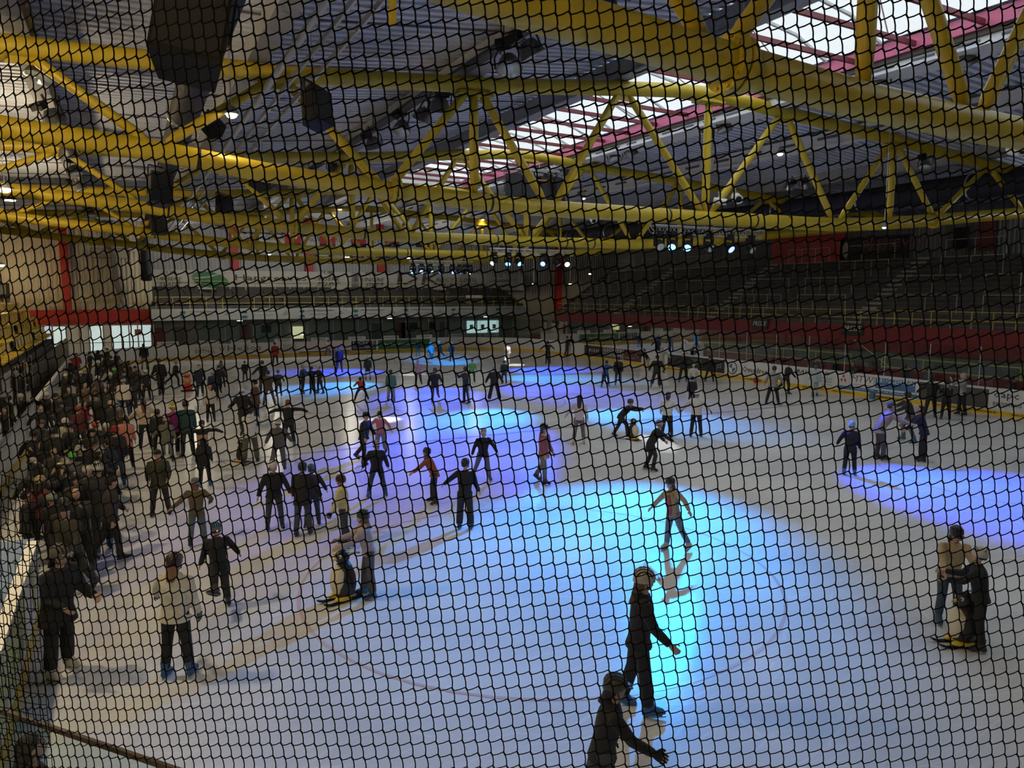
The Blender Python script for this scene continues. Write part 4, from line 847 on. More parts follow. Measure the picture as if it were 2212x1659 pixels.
# ---------------------------------------------------------------- people
SKIN = [(.52, .33, .24), (.60, .40, .30), (.45, .28, .20), (.36, .21, .14)]
PEND = []   # objects waiting for their remeshed surface
def vrot(v, ax, a): return Quaternion(ax, a) @ v
def rng(c, s, f, rx, ry, n=12, p=1.0):
    """superellipse ring of n points"""
    o = []
    for j in range(n):
        a = 2 * math.pi * j / n; ca, sa = math.cos(a), math.sin(a)
        o.append(c + s * (rx * math.copysign(abs(ca) ** p, ca)) + f * (ry * math.copysign(abs(sa) ** p, sa)))
    return o
POSES = {
 'stand': dict(),
 'walk': dict(lean=6, R=(14, 4, 10), L=(-16, 5, 18), aR=(-18, 10, 20), aL=(18, 10, 25)),
 'glide': dict(lean=10, R=(12, 5, 16), L=(-22, 10, 22), aR=(8, 28, 22), aL=(0, 32, 18)),
 'stride': dict(lean=14, R=(26, 5, 30), L=(-34, 12, 20), aR=(-20, 22, 20), aL=(30, 18, 25)),
 'wide': dict(lean=6, R=(6, 13, 10), L=(2, 13, 8), aR=(6, 30, 15), aL=(6, 30, 15)),
 'armsout': dict(lean=8, R=(10, 7, 14), L=(-8, 9, 14), aR=(12, 55, 12), aL=(12, 55, 12)),
 'tpose': dict(lean=2, R=(4, 6, 6), L=(-12, 6, 16), aR=(4, 86, 4), aL=(4, 86, 4)),
 'lean': dict(lean=34, R=(30, 7, 36), L=(6, 8, 24), aR=(50, 10, 18), aL=(40, 14, 20), head=-20),
 'leanback': dict(lean=-8, R=(10, 5, 6), L=(-8, 6, 10), aR=(10, 40, 20), aL=(-12, 50, 15)),
 'crouch': dict(lean=55, R=(45, 22, 55), L=(40, 22, 50), aR=(30, 18, 15), aL=(30, 18, 15), head=-35),
 'push': dict(lean=20, R=(22, 5, 22), L=(-14, 6, 20), aR=(48, 6, 30), aL=(48, 6, 30), head=-10),
 'pushlow': dict(lean=42, R=(40, 5, 30), L=(-16, 6, 14), aR=(62, 5, 12), aL=(62, 5, 12), head=-20),
 'akimbo': dict(lean=4, R=(5, 6, 8), L=(-6, 6, 10), aR=(-22, 42, 78, -55), aL=(-22, 42, 20, 10)),
 'pockets': dict(lean=3, R=(3, 6, 5), L=(-3, 6, 6), aR=(8, 14, 55, -20), aL=(8, 14, 55, -20)),
 'phone': dict(lean=2, R=(3, 5, 5), L=(-3, 5, 6), aR=(55, 12, 95, -25), aL=(50, 12, 100, -25)),
 'reachR': dict(lean=10, R=(10, 6, 12), L=(-10, 6, 14), aR=(22, 38, 10), aL=(0, 12, 20)),
 'reachL': dict(lean=10, R=(10, 6, 12), L=(-10, 6, 14), aR=(0, 12, 20), aL=(22, 38, 10)),
 'hold': dict(lean=5, R=(6, 6, 8), L=(-6, 6, 8), aR=(10, 45, 10), aL=(10, 45, 10)),
 'lift': dict(lean=12, R=(10, 5, 14), L=(-30, 6, 62), aR=(14, 34, 20), aL=(6, 14, 20)),
}
def skeleton(pose, h):
    P = dict(lean=3, roll=0, R=(4, 5, 5), L=(-4, 5, 6), aR=(4, 9, 12), aL=(4, 9, 12), head=0, hyaw=0); P.update(pose)
    J = {}; X = Vector((1, 0, 0)); ln = R(P['lean']); rl = R(P['roll'])
    for s, k in ((1, 'R'), (-1, 'L')):
        fl, ab, kn = (R(a) for a in P[k]); hip = Vector((s * .052 * h, 0, 0))
        d1 = Vector((s * math.sin(ab), math.cos(ab) * math.sin(fl), -math.cos(ab) * math.cos(fl)))
        f2 = fl - kn; d2 = Vector((s * math.sin(ab) * .9, math.cos(ab) * math.sin(f2), -math.cos(ab) * math.cos(f2)))
        J['hip' + k] = hip; J['knee' + k] = hip + d1 * (.232 * h); J['ank' + k] = J['knee' + k] + d2 * (.215 * h)
    w_ = Vector((math.sin(rl), math.sin(ln) * math.cos(rl), math.cos(ln) * math.cos(rl))); J['w'] = w_
    sd = Vector((math.cos(rl), 0, -math.sin(rl))); fr = w_.cross(sd).normalized(); J['s'] = sd; J['f'] = fr
    J['hip'] = Vector((0, 0, 0)); J['neck'] = w_ * (.305 * h)
    hp = R(P['lean'] * .45 + P['head']); hw = Vector((math.sin(rl) * .5, math.sin(hp), math.cos(hp))).normalized(); J['hw'] = hw
    J['head'] = J['neck'] + w_ * (.03 * h) + hw * (.075 * h)
    hf = Vector((0, math.cos(hp), -math.sin(hp))); yw = R(P['hyaw']); J['hf'] = Quaternion(hw, -yw) @ hf; J['hs'] = J['hf'].cross(hw).normalized()
    for s, k in ((1, 'R'), (-1, 'L')):
        a = P['a' + k]; fl, ab, el = R(a[0]), R(a[1]), R(a[2]); tw = R(a[3]) if len(a) > 3 else -ab * .25
        sh = w_ * (.275 * h) + sd * (s * .105 * h); J['sh' + k] = sh
        def dr(f, b): return (sd * (s * math.sin(b)) + Vector((0, math.sin(f), -math.cos(f))) * math.cos(b)).normalized()
        J['elb' + k] = sh + dr(fl + ln * .4, ab) * (.165 * h)
        d2 = dr(fl + ln * .4 + el, ab + tw); J['wr' + k] = J['elb' + k] + d2 * (.14 * h); J['hd' + k] = d2
    lo = min(J['ankR'].z, J['ankL'].z); mid = (J['ankR'] + J['ankL']) / 2
    off = Vector((-mid.x, -mid.y, .085 * h - lo))
    for k, v in J.items():
        if k not in ('w', 's', 'f', 'hw', 'hf', 'hs', 'hdR', 'hdL'): J[k] = v + off
    return J
def hand(m, wr, d, h, side, fr, k=1.0, n=6):
    """palm, four unequal fingers with a knuckle bend, thumb from the side of the palm"""
    d = d.normalized(); pn = fr - d * fr.dot(d)
    pn = pn.normalized() if pn.length > .1 else d.orthogonal().normalized()
    lat = d.cross(pn).normalized()         # across the knuckles
    cu = lat * (-side)                     # palm faces the thigh
    wd, r = .021 * h * k, .0062 * h * k
    m.rings([rng(wr + d * (t * h), pn, cu, a * h * k, b * h * k, 8) for t, a, b in ((-.01, .014, .014), (.012, .02, .011), (.035, .024, .0115), (.052, .022, .009))])
    for i, ln in enumerate((.040, .046, .043, .033)):
        b0 = wr + d * (.047 * h) + pn * ((1.5 - i) * .0135 * h * k); b1 = b0 + (d + cu * .18) * (ln * .55 * h); b2 = b1 + (d * .8 + cu * .6) * (ln * .5 * h)
        m.tube([b0, b1, b2], [r, r * .95, r * .75], n)
    t0 = wr + d * (.018 * h) + pn * (.017 * h * k); t1 = t0 + (d * .6 + pn * .75 + cu * .1) * (.03 * h); t2 = t1 + (d * .95 + pn * .1 + cu * .25) * (.022 * h)
    m.tube([t0, t1, t2], [r * 1.25, r * 1.1, r * .85], n)
def head_geo(m, J, h):
    c, u, f, s = J['head'], J['hw'], J['hf'], J['hs']
    prof = [(-.066, .020, .022, .018), (-.060, .030, .034, .012), (-.045, .040, .046, .006), (-.02, .045, .054, .002), (.01, .047, .058, -.002), (.035, .045, .056, -.005), (.055, .034, .042, -.006), (.066, .014, .018, -.006)]
    m.rings([rng(c + u * (z * h) + f * (o * h), s, f, a * h, b * h, 12) for z, a, b, o in prof])
    m.tube([c + f * (.052 * h) + u * (.012 * h), c + f * (.066 * h) - u * (.010 * h), c + f * (.054 * h) - u * (.016 * h)], [.006 * h, .009 * h, .007 * h], 6)
    for e in (-1, 1): m.ball(c + s * (e * .047 * h) - u * (.004 * h), (.006 * h, .011 * h, .016 * h), 6, 5)
    m.tube([J['neck'] - J['w'] * (.03 * h), J['neck'] + J['w'] * (.02 * h), c - u * (.04 * h)], [.034 * h, .029 * h, .028 * h], 10)
def body_geo(J, h):
    m = MB(); head_geo(m, J, h); w_, s, f = J['w'], J['s'], J['f']
    m.rings([rng(J['hip'] + w_ * (z * h), s, f, a * h, b * h, 10) for z, a, b in ((-.05, .05, .05), (0, .078, .058), (.09, .07, .052), (.18, .085, .062), (.26, .085, .05), (.30, .035, .032))])
    for k, sd in (('R', 1), ('L', -1)):
        m.tube([J['sh' + k] - J['s'] * (sd * .03 * h), J['sh' + k], J['elb' + k], J['wr' + k]], [.025 * h, .026 * h, .021 * h, .015 * h], 8)
        hand(m, J['wr' + k], J['hd' + k], h, sd, J['f'])
        m.tube([J['hip' + k] + w_ * .02 * h, J['hip' + k], J['knee' + k], J['ank' + k], J['ank' + k] - Vector((0, 0, .03 * h))], [.04 * h, .043 * h, .03 * h, .022 * h, .022 * h], 8)
        m.ball(J['ank' + k] + Vector((0, .04 * h, -.045 * h)), (.022 * h, .06 * h, .018 * h), 8, 5)
    return m
def jacket_geo(J, h, puff=1.0, ln=.06, hood=False, flare=1.0, sleeve=1.0, short=False):
    m = MB(); w_, s, f = J['w'], J['s'], J['f']; p = puff
    rs = []
    for t in (1.0, .5):
        if ln > .001:
            q = J['hip'] - Vector((0, 0, 1)) * (ln * t * h) + f * 0; sx = .098 + (.02 * flare) * t; rs.append(rng(q + w_ * 0, s, Vector((0, 1, 0)), sx * p * h, (.078 + .016 * flare * t) * p * h, 14, .9))
    for z, a, b in ((0, .096, .075), (.07, .092, .072), (.15, .104, .078), (.22, .112, .078), (.265, .102, .066), (.292, .062, .05), (.318, .045, .042)):
        rs.append(rng(J['hip'] + w_ * (z * h), s, f, a * p * h, b * p * h, 14, .85))
    m.rings(rs)
    for k, sd in (('R', 1), ('L', -1)):
        a, e, w2 = J['sh' + k], J['elb' + k], J['wr' + k]
        r0 = .041 * p * sleeve * h
        m.tube([a - s * (sd * .03 * h), a, a.lerp(e, .5), e, e.lerp(w2, .5), w2 if not short else e.lerp(w2, .2)], [r0 * .95, r0 * 1.05, r0 * .98, r0 * .86, r0 * .8, r0 * .66], 10)
    if hood:
        c = J['neck'] - f * (.045 * h) + w_ * (.0 * h); m.ball(c, (.062 * h, .04 * h, .036 * h), 10, 6)
    return m
def trousers_geo(J, h, wide=1.0):
    m = MB(); w_, s, f = J['w'], J['s'], J['f']
    m.rings([rng(J['hip'] + w_ * (z * h), s, f, a * h, b * h, 12) for z, a, b in ((-.06, .06, .06), (-.02, .088, .07), (.03, .09, .068), (.07, .082, .062))])
    for k in 'RL':
        a, kn, an = J['hip' + k], J['knee' + k], J['ank' + k]
        m.tube([a + Vector((0, 0, .02 * h)), a.lerp(kn, .35), kn, kn.lerp(an, .5), an.lerp(kn, .02)], [.058 * h, .056 * h, .043 * h * (.5 + .5 * wide), .041 * h * wide, .038 * h * wide], 10)
    return m
def remesh(o, vox, smooth=2):
    r = o.modifiers.new('r', 'REMESH'); r.mode = 'VOXEL'; r.voxel_size = vox; r.use_smooth_shade = True
    if smooth: k = o.modifiers.new('s', 'SMOOTH'); k.factor = .5; k.iterations = smooth
    PEND.append(o)
BLADE = mat('skate_blade', (.6, .62, .65), .25, metal=.9)
def boot(parent, an, kn, h, m, lod):
    up = (kn - an).normalized(); fw = Vector((0, 1, 0)); fw = (fw - up * fw.dot(up)).normalized(); sd = fw.cross(up).normalized()
    a = an
    g = MB(); g.rings([rng(a + up * (z * h) + fw * (o * h), sd, fw, x * h, y * h, 10, .85) for z, x, y, o in ((.045, .037, .041, -.005), (.02, .033, .037, -.002), (-.01, .031, .045, .008), (-.028, .030, .072, .03), (-.05, .031, .082, .035), (-.058, .030, .080, .034))])
    o = link('skate', g.mesh('skate', m, smooth=lod < 2), parent)
    g = MB(); g.beam(a + up * (-.079 * h) - fw * (.04 * h), a + up * (-.079 * h) + fw * (.115 * h), .005 * h, .012 * h, up); link('blade', g.mesh('blade', BLADE), o)
    if lod < 2:
        g = MB()
        for q in (-.015, .075): g.beam(a + up * (-.058 * h) + fw * (q * h), a + up * (-.075 * h) + fw * (q * h), .012 * h, .03 * h, fw)
        link('blade_holder', g.mesh('blade_holder', mat('holder_plastic', (.10, .10, .11), .5)), o)
    return o
HM = {}
def headgear(parent, J, h, kind, col, lod):
    c, u, f, s = J['head'], J['hw'], J['hf'], J['hs']; g = MB()
    n = 14 if lod < 2 else 10
    if kind == 'beanie':
        g.rings([rng(c + u * (z * h) - f * (.004 * h), s, f, a * h, b * h, n) for z, a, b in ((.012, .051, .061), (.03, .053, .063), (.05, .047, .055), (.066, .034, .038), (.075, .012, .014))])
        o = link('beanie', g.mesh('beanie', cmat(col), smooth=True), parent)
        b = MB(); b.rings([rng(c + u * (z * h) - f * (.004 * h), s, f, .0545 * h, .0645 * h, n) for z in (.008, .03)], False); link('cuff', b.mesh('cuff', cmat(tuple(x * .8 for x in col)), smooth=True), o); return o
    if kind == 'fur':
        g.rings([rng(c + u * (z * h), s, f, a * h, b * h, n) for z, a, b in ((-.0, .056, .062), (.02, .064, .072), (.045, .06, .068), (.066, .05, .056), (.078, .02, .02))]); return link('fur_hat', g.mesh('fur_hat', cmat(col), smooth=True), parent)
    if kind == 'hood':
        g.rings([rng(c + u * (z * h) - f * ((.014 + .01) * h), s, f, a * h, b * h, n) for z, a, b in ((-.085, .06, .06), (-.04, .062, .062), (0, .06, .064), (.04, .055, .06), (.068, .036, .04), (.076, .012, .014))]); return link('hood', g.mesh('hood', cmat(col), smooth=True), parent)
    hm = cmat(col, .3, 'helmet')
    pr = [(-.012, .056, .068), (.005, .060, .072), (.03, .061, .072), (.055, .053, .063), (.074, .036, .045), (.083, .012, .016)]
    g.rings([rng(c + u * (z * h) - f * (.008 * h + (.006 * h if z < 0 else 0)), s, f, a * h, b * h, n) for z, a, b in pr])
    o = link('helmet', g.mesh('helmet', hm, smooth=True), parent)
    if lod < 2:
        dk_ = mat('helmet_vent', (.01, .01, .01), .7)
        for i in range(-2, 3):                      # vents: dark inset strips front to back
            b = MB(); pts = []
            for t in (range(-3, 4) if kind == 'bike' else (-1, 1)):
                a = R(24 * t if kind == 'bike' else 35 * t); lat = R(i * 20)
                q = Vector((math.sin(lat), math.sin(a) * math.cos(lat), math.cos(a) * math.cos(lat)))
                pts.append(c - f * (.008 * h) + u * (.012 * h) + s * (q.x * .062 * h) + f * (q.y * .073 * h) + u * (q.z * .0712 * h))
            if kind == 'bike': b.tube(pts, [(.0045 * h, .0045 * h), (.008 * h, .006 * h), (.0085 * h, .006 * h), (.005 * h, .005 * h), (.0085 * h, .006 * h), (.008 * h, .006 * h), (.0045 * h, .0045 * h)], 6)
            else:
                for q in pts: b.ball(q, .008 * h, 6, 4)
            link('vent', b.mesh('vent', dk_), o)
        if kind == 'bike':
            b = MB(); b.rings([rng(c + f * (.062 * h + t * h) + u * ((.02 - t * .25) * h), s, u, a * h, .004 * h, 8) for t, a in ((0, .046), (.022, .042), (.036, .028))]); link('visor', b.mesh('visor', hm, smooth=True), o)
        b = MB()
        for e in (-1, 1): b.tube([c + s * (e * .052 * h) + u * (.0 * h), c + s * (e * .042 * h) - u * (.05 * h) + f * (.02 * h), c - u * (.07 * h) + f * (.03 * h)], .004 * h, 5)
        link('strap', b.mesh('strap', mat('helmet_strap', (.02, .02, .02), .8)), o)
    return o
def hair(parent, J, h, col, length):
    c, u, f, s = J['head'], J['hw'], J['hf'], J['hs']; g = MB(); dn = J['w']
    rs = [rng(c + u * (z * h) - f * (o * h), s, f, a * h, b * h, 12) for z, a, b, o in ((.071, .012, .014, .008), (.062, .035, .04, .010), (.04, .05, .055, .012), (.01, .052, .052, .018), (-.03, .052, .046, .026))]
    if length > 0:
        for t in (.4, .8, 1.0): rs.append(rng(c - u * (.05 * h) - dn * (length * t * h) - f * ((.04 + .035 * t) * h), s, f, (.055 - .025 * t) * h, (.03 - .012 * t) * h, 12))
    g.rings(rs[::-1]); return link('hair', g.mesh('hair', cmat(col, .6, 'hair'), smooth=True), parent)
def face_bits(parent, J, h, hc):
    c, u, f, s = J['head'], J['hw'], J['hf'], J['hs']
    for e in (-1, 1):
        g = MB(); g.ball(c + f * (.0535 * h) + s * (e * .0175 * h) + u * (.006 * h), (.0075 * h, .0075 * h, .0045 * h), 8, 5); ob = link('eye', g.mesh('eye', mat('eye_white', (.6, .58, .55), .3)), parent)
        g = MB(); g.ball(c + f * (.0595 * h) + s * (e * .0175 * h) + u * (.006 * h), .0032 * h, 6, 4); link('pupil', g.mesh('pupil', mat('pupil', (.01, .01, .01), .2)), ob)
        g = MB(); g.tube([c + f * (.055 * h) + s * (e * .008 * h) + u * (.017 * h), c + f * (.0545 * h) + s * (e * .018 * h) + u * (.0205 * h), c + f * (.046 * h) + s * (e * .028 * h) + u * (.016 * h)], .0024 * h, 5); link('eyebrow', g.mesh('eyebrow', cmat(hc, .8, 'brow')), parent)
    g = MB(); g.tube([c + f * (.046 * h) - s * (.015 * h) - u * (.033 * h), c + f * (.0545 * h) - u * (.0345 * h), c + f * (.046 * h) + s * (.015 * h) - u * (.033 * h)], [.0022 * h, .0042 * h, .0022 * h], 6); link('mouth', g.mesh('mouth', mat('lips', (.35, .10, .09), .5)), parent)
PROTO = {}
def person(pos, h, rz, pose, label, jk=(.02, .02, .022), tr=(.02, .02, .023), hg=None, sk=(.02, .02, .022), hr=(.03, .02, .014), hlen=0.0, skin=0, ln=.05, puff=1.0, wide=1.0, hood=False, glove=None, lod=1, face=False, flare=1.0, short=False, group=None, extra=None, boots=True):
    root = empty('person', pos, rz, label, 'person', group)
    P = dict(POSES[pose]) if isinstance(pose, str) else dict(POSES[pose[0]], **pose[1])
    J = skeleton(P, h)
    vx = (.011, .017, .026, .034)[lod]; vj = (.016, .022, .030, .038)[lod]
    ob = link('body', body_geo(J, h).mesh('body', cmat(SKIN[skin], .6, 'skin')), root); remesh(ob, vx, 1)
    oj = link('jacket', jacket_geo(J, h, puff, ln, hood, flare, short=short).mesh('jacket', cmat(jk)), root); remesh(oj, vj)
    ot = link('trousers', trousers_geo(J, h, wide).mesh('trousers', cmat(tr)), root); remesh(ot, vj)
    if boots:
        for k in 'RL': boot(root, J['ank' + k], J['knee' + k], h, cmat(sk, .45, 'boot'), lod)
    if glove:
        for k, sd in (('R', 1), ('L', -1)): g = MB(); hand(g, J['wr' + k], J['hd' + k], h, sd, J['f'], 1.25); link('glove', g.mesh('glove', cmat(glove), smooth=True), root)
    if hr and not (hg and hg[0] in ('hood',)): hair(root, J, h, hr, hlen)
    if hg: headgear(root, J, h, hg[0], hg[1], lod)
    if face: face_bits(root, J, h, hr or (.03, .02, .014))
    if extra: extra(root, J, h)
    return root, J
def at_person(fx, fy, hy, face):
    p = atz(fx, fy); p.z = 0
    lo, hi = .5, 2.6
    for _ in range(30):
        md = (lo + hi) / 2
        if pix(p + Vector((0, 0, md)))[1] > hy: lo = md
        else: hi = md
    c = Vector((-p.x, -p.y, 0)).normalized(); rgt = Vector((-c.y, c.x, 0))
    d = c * math.cos(R(face)) + rgt * math.sin(R(face))
    return p, lo, math.atan2(d.y, d.x) - math.pi / 2
BK, BK2, NAVY, JEAN, GREY, OLIVE, WHT, CREAM = (.012, .012, .014), (.022, .022, .025), (.02, .025, .06), (.05, .065, .10), (.12, .12, .13), (.05, .05, .025), (.62, .62, .62), (.62, .55, .38)
BLUEB, WB = (.03, .10, .26), (.55, .53, .46)
def H(fx, fy, hy, fdir, pose, label, **k):
    p, h, rz = at_person(fx, fy, hy, fdir); hpx = fy - hy
    h = max(1.15, min(1.98, h))
    if 'lod' not in k: k['lod'] = 0 if hpx > 150 else 1 if hpx > 88 else 2 if hpx > 55 else 3
    e = .965 if k.get('hg') else 1.0     # table heights include the helmet
    bend = k.pop('bend', 1.0)
    return person(p, h * e * bend, rz, pose, label, **k)
def pack(col, strap=True):
    def fn(root, J, h):
        g = MB(); c = J['hip'] + J['w'] * (.17 * h) - J['f'] * (.12 * h); g.rings([rng(c + J['w'] * (z * h), J['s'], J['f'], a * h, b * h, 10, .6) for z, a, b in ((-.1, .07, .035), (-.02, .085, .045), (.07, .08, .042), (.1, .05, .02))]); link('backpack', g.mesh('backpack', cmat(col), smooth=True), root)
    return fn
def scarf(col):
    def fn(root, J, h):
        g = MB(); g.rings([rng(J['neck'] + J['w'] * (z * h), J['s'], J['f'], a * h, b * h, 12) for z, a, b in ((-.03, .05, .05), (-.01, .062, .06), (.015, .05, .05))]); link('scarf', g.mesh('scarf', cmat(col), smooth=True), root)
    return fn
def stripe(col):
    def fn(root, J, h):
        for k, sd in (('R', 1), ('L', -1)):
            g = MB(); o = J['s'] * (sd * .052 * h); g.tube([J['hip' + k] + o, J['knee' + k] + o * .86, J['ank' + k] + o * .8], [(.006 * h, .014 * h)] * 3, 6); link('side_stripe', g.mesh('side_stripe', cmat(col)), root)
    return fn
# --- near and middle skaters
H(1372, 1536, 1211, 95, ('walk', dict(lean=5, aR=(20, 8, 25), aL=(10, 12, 20), R=(10, 3, 4), L=(-8, 3, 8))), 'skater in black hoodie with long brown hair and cream bike helmet, in cyan light', jk=BK, tr=BK, hg=('bike', (.45, .42, .33)), sk=BLUEB, hr=(.10, .05, .03), hlen=.12, hood=True, skin=0, wide=1.15, face=True)
p, h, rz = at_person(1278, 1790, 1420, 95)
person(p, 1.66, rz, ('walk', dict(lean=12, aR=(34, 12, 26), aL=(-14, 8, 20))), 'skater in black hooded top at bottom edge, dark visor helmet', jk=BK, tr=(.05, .06, .08), hg=('bike', (.05, .048, .04)), hr=BK, hlen=.05, hood=True, lod=0, glove=BK, face=True, sk=BLUEB)
H(1463, 1188, 1031, 318, ('leanback', dict(roll=14, lean=-2, aR=(14, 48, 18), aL=(-6, 48, 12), R=(8, 3, 6), L=(-10, 16, 14))), 'skater in beige cardigan and pink shirt leaning with arms out, black helmet', jk=(.40, .29, .17), tr=(.14, .20, .26), hg=('bike', BK2), sk=WB, hr=(.12, .06, .04), hlen=.06, lod=0, face=True, extra=lambda r, J, h: link('shirt', (lambda g: (g.rings([rng(J['hip'] + J['w'] * (z * h) + J['f'] * (.055 * h), J['s'], J['f'], a * h, .035 * h, 10) for z, a in ((-.03, .045), (.08, .05), (.18, .06), (.25, .05))]), g)[1])(MB()).mesh('shirt', cmat((.32, .10, .09)), smooth=True), r))
H(385, 1462, 1193, 150, ('reachR', dict(lean=6, aR=(6, 8, 8), aL=(30, 34, 14), R=(4, 5, 4), L=(-2, 5, 4))), 'skater in fluffy white coat and brown helmet reaching out one arm', jk=(.66, .64, .55), tr=BK, hg=('bike', (.07, .035, .03)), sk=BLUEB, hr=(.25, .13, .07), hlen=.08, puff=1.12, glove=(.10, .10, .08), extra=scarf((.62, .60, .52)))
H(482, 1325, 1134, 190, ('lift', dict(lean=10)), 'boy in black with blue helmet carrying a red tail light', jk=BK, tr=BK2, hg=('bike', (.07, .19, .30)), sk=BK2, hr=BK, extra=lambda r, J, h: link('tail_light', (lambda g: (g.ball(J['head'] - J['hf'] * (.085 * h) - J['hw'] * .01, .012, 6, 4), g)[1])(MB()).mesh('tail_light', mat('tail_light', (1, .1, .1), .3, emit=(1, .05, .03), es=6)), r))
H(130, 1455, 1162, 40, ('pockets', dict(lean=10)), 'tall skater in black puffer and white skates beside left boards', jk=BK, tr=BK, hg=('bike', (.16, .15, .12)), sk=WB, hr=BK, hlen=.06, puff=1.2, wide=1.2, ln=.12)
H(348, 1112, 966, 355, ('pockets', dict(R=(3, 8, 5), L=(-2, 8, 4))), 'man in olive winter coat and dark red scarf facing viewer', jk=(.045, .045, .022), tr=BK2, hg=('beanie', (.02, .018, .016)), sk=BK, hr=BK, puff=1.18, ln=.1, face=True, lod=0, extra=scarf((.13, .02, .02)))
H(428, 1180, 1031, 175, ('akimbo', {}), 'skater in olive fur trimmed jacket, arms akimbo, black white helmet', jk=(.11, .085, .045), tr=(.10, .14, .15), hg=('bike', (.30, .30, .30)), sk=BK, hr=(.12, .06, .03), hlen=.05, lod=0, extra=scarf((.5, .42, .2)))
H(594, 1142, 992, 8, ('wide', dict(R=(2, 7, 4), L=(12, 6, 22), aR=(0, 26, 10), aL=(4, 26, 10))), 'skater in black jacket and white hockey helmet with arms held off sides', jk=BK, tr=(.04, .055, .06), hg=('skate', (.62, .60, .52)), sk=BK2, hr=BK, puff=1.1, face=True, lod=0)
H(655, 1158, 997, 165, ('glide', dict(R=(6, 4, 8), L=(-4, 4, 10), aR=(0, 26, 12), aL=(8, 10, 18))), 'skater in black jacket and black helmet beside child in blue helmet', jk=BK, tr=JEAN, hg=('skate', BK2), sk=NAVY, hr=BK, puff=1.12, ln=.09)
H(676, 1142, 1003, 185, 'glide', 'child in blue helmet half hidden behind skater in black', jk=BK2, tr=JEAN, hg=('skate', (.04, .13, .26)), sk=NAVY, hr=BK)
H(752, 1180, 1022, 250, ('reachL', dict(aR=(26, 22, 8), aL=(6, 14, 20), lean=6)), 'girl in pale yellow sweater and brown helmet with outstretched arm', jk=(.66, .55, .26), tr=(.03, .04, .05), hg=('skate', (.05, .025, .02)), sk=BK2, hr=(.12, .06, .03), glove=BK, ln=.03)
H(797, 1290, 1095, 275, ('push', dict(lean=12, aR=(46, 6, 22), aL=(46, 6, 22), R=(10, 4, 8), L=(0, 4, 6))), 'girl in lavender hoodie and dark green helmet pushing penguin skating aid', jk=(.42, .36, .42), tr=(.09, .09, .10), hg=('skate', (.02, .05, .035)), sk=(.04, .13, .24), hr=(.20, .11, .05), hlen=.08, hood=True, wide=1.2, face=True, ln=.03)
H(815, 1075, 948, 185, ('wide', dict(aL=(6, 28, 10), aR=(4, 22, 12))), 'child in black jacket and white vented helmet, legs apart, seen from behind', jk=BK, tr=(.03, .05, .06), hg=('bike', (.55, .53, .46)), sk=BLUEB, hr=BK, puff=1.08)
H(938, 1088, 967, 262, ('lean', dict(lean=26, R=(14, 4, 14), L=(0, 6, 8), aR=(30, 12, 12), aL=(34, 8, 10))), 'skater in rust orange jacket bending forward, black helmet', jk=(.30, .07, .015), tr=(.015, .025, .04), hg=('skate', BK2), sk=BK2, hr=BK, bend=1.06, extra=scarf(BK))
H(1005, 1144, 988, 170, ('armsout', dict(aL=(8, 50, 30), aR=(-6, 16, 40), lean=10, R=(4, 4, 4), L=(2, 4, 4))), 'skater in black top and white striped track trousers seen from behind', jk=BK, tr=BK2, hg=('skate', BK2), sk=(.03, .05, .12), hr=BK, wide=1.25, extra=stripe((.55, .5, .42)))
H(1040, 1037, 921, 15, ('stride', dict(lean=6, R=(-12, 14, 14), L=(10, 8, 4), aR=(-10, 24, 10), aL=(6, 34, 10))), 'skater in black jacket and grey jeans striding, cream helmet', jk=BK, tr=(.11, .13, .16), hg=('bike', (.5, .47, .36)), sk=(.03, .10, .14), hr=BK, face=True)
H(1168, 1043, 911, 60, ('walk', dict(lean=2, aR=(10, 10, 14), aL=(6, 8, 20))), 'girl in brick red parka with white fur hood and black helmet', jk=(.33, .09, .08), tr=(.16, .15, .11), hg=('bike', BK2), sk=BK2, hr=(.03, .02, .02), hlen=.1, ln=.09, face=True, extra=scarf((.55, .52, .5)))
H(1250, 960, 852, 175, ('reachL', dict(aL=(10, 40, 8))), 'skater in white top with long dark hair in blue light', jk=(.60, .55, .62), tr=(.16, .14, .18), hg=('skate', BK2), sk=WB, hr=(.012, .010, .012), hlen=.14, ln=.02)
H(1341, 945, 857, 75, 'pushlow', 'skater in black pushing a penguin aid to the right', jk=BK, tr=BK2, hg=('bike', (.06, .04, .03)), sk=NAVY, hr=(.1, .05, .03), bend=1.12)
H(1440, 946, 845, 170, ('hold', dict(aR=(8, 34, 10), aL=(10, 14, 30))), 'skater in white jacket and purple helmet holding hands with neighbour', jk=(.66, .68, .70), tr=BK, hg=('skate', (.10, .05, .16)), sk=NAVY, hr=BK, hlen=.04, puff=1.12, ln=.02)
H(1503, 945, 841, 180, ('hold', dict(aL=(10, 44, 8), aR=(12, 40, 14), R=(4, 7, 4), L=(2, 7, 4))), 'skater in white sweater and white helmet with both arms spread', jk=(.62, .60, .56), tr=BK, hg=('skate', (.62, .64, .66)), sk=NAVY, hr=BK, glove=BK, puff=1.12, ln=.03)
H(1494, 878, 812, 185, 'stand', 'person in black standing behind the white sweater skater', jk=BK, tr=BK, hg=('skate', BK2), sk=BK, puff=1.1)
H(1403, 1016, 909, 110, ('lean', dict(lean=30, aR=(40, 20, 5), aL=(24, 10, 10), R=(20, 6, 34), L=(10, 8, 30), head=-10)), 'skater in long black coat stooping with arm stretched to the right', jk=BK, tr=BK2, hg=('bike', (.35, .28, .24)), sk=NAVY, hr=(.08, .05, .03), ln=.14, bend=1.1)
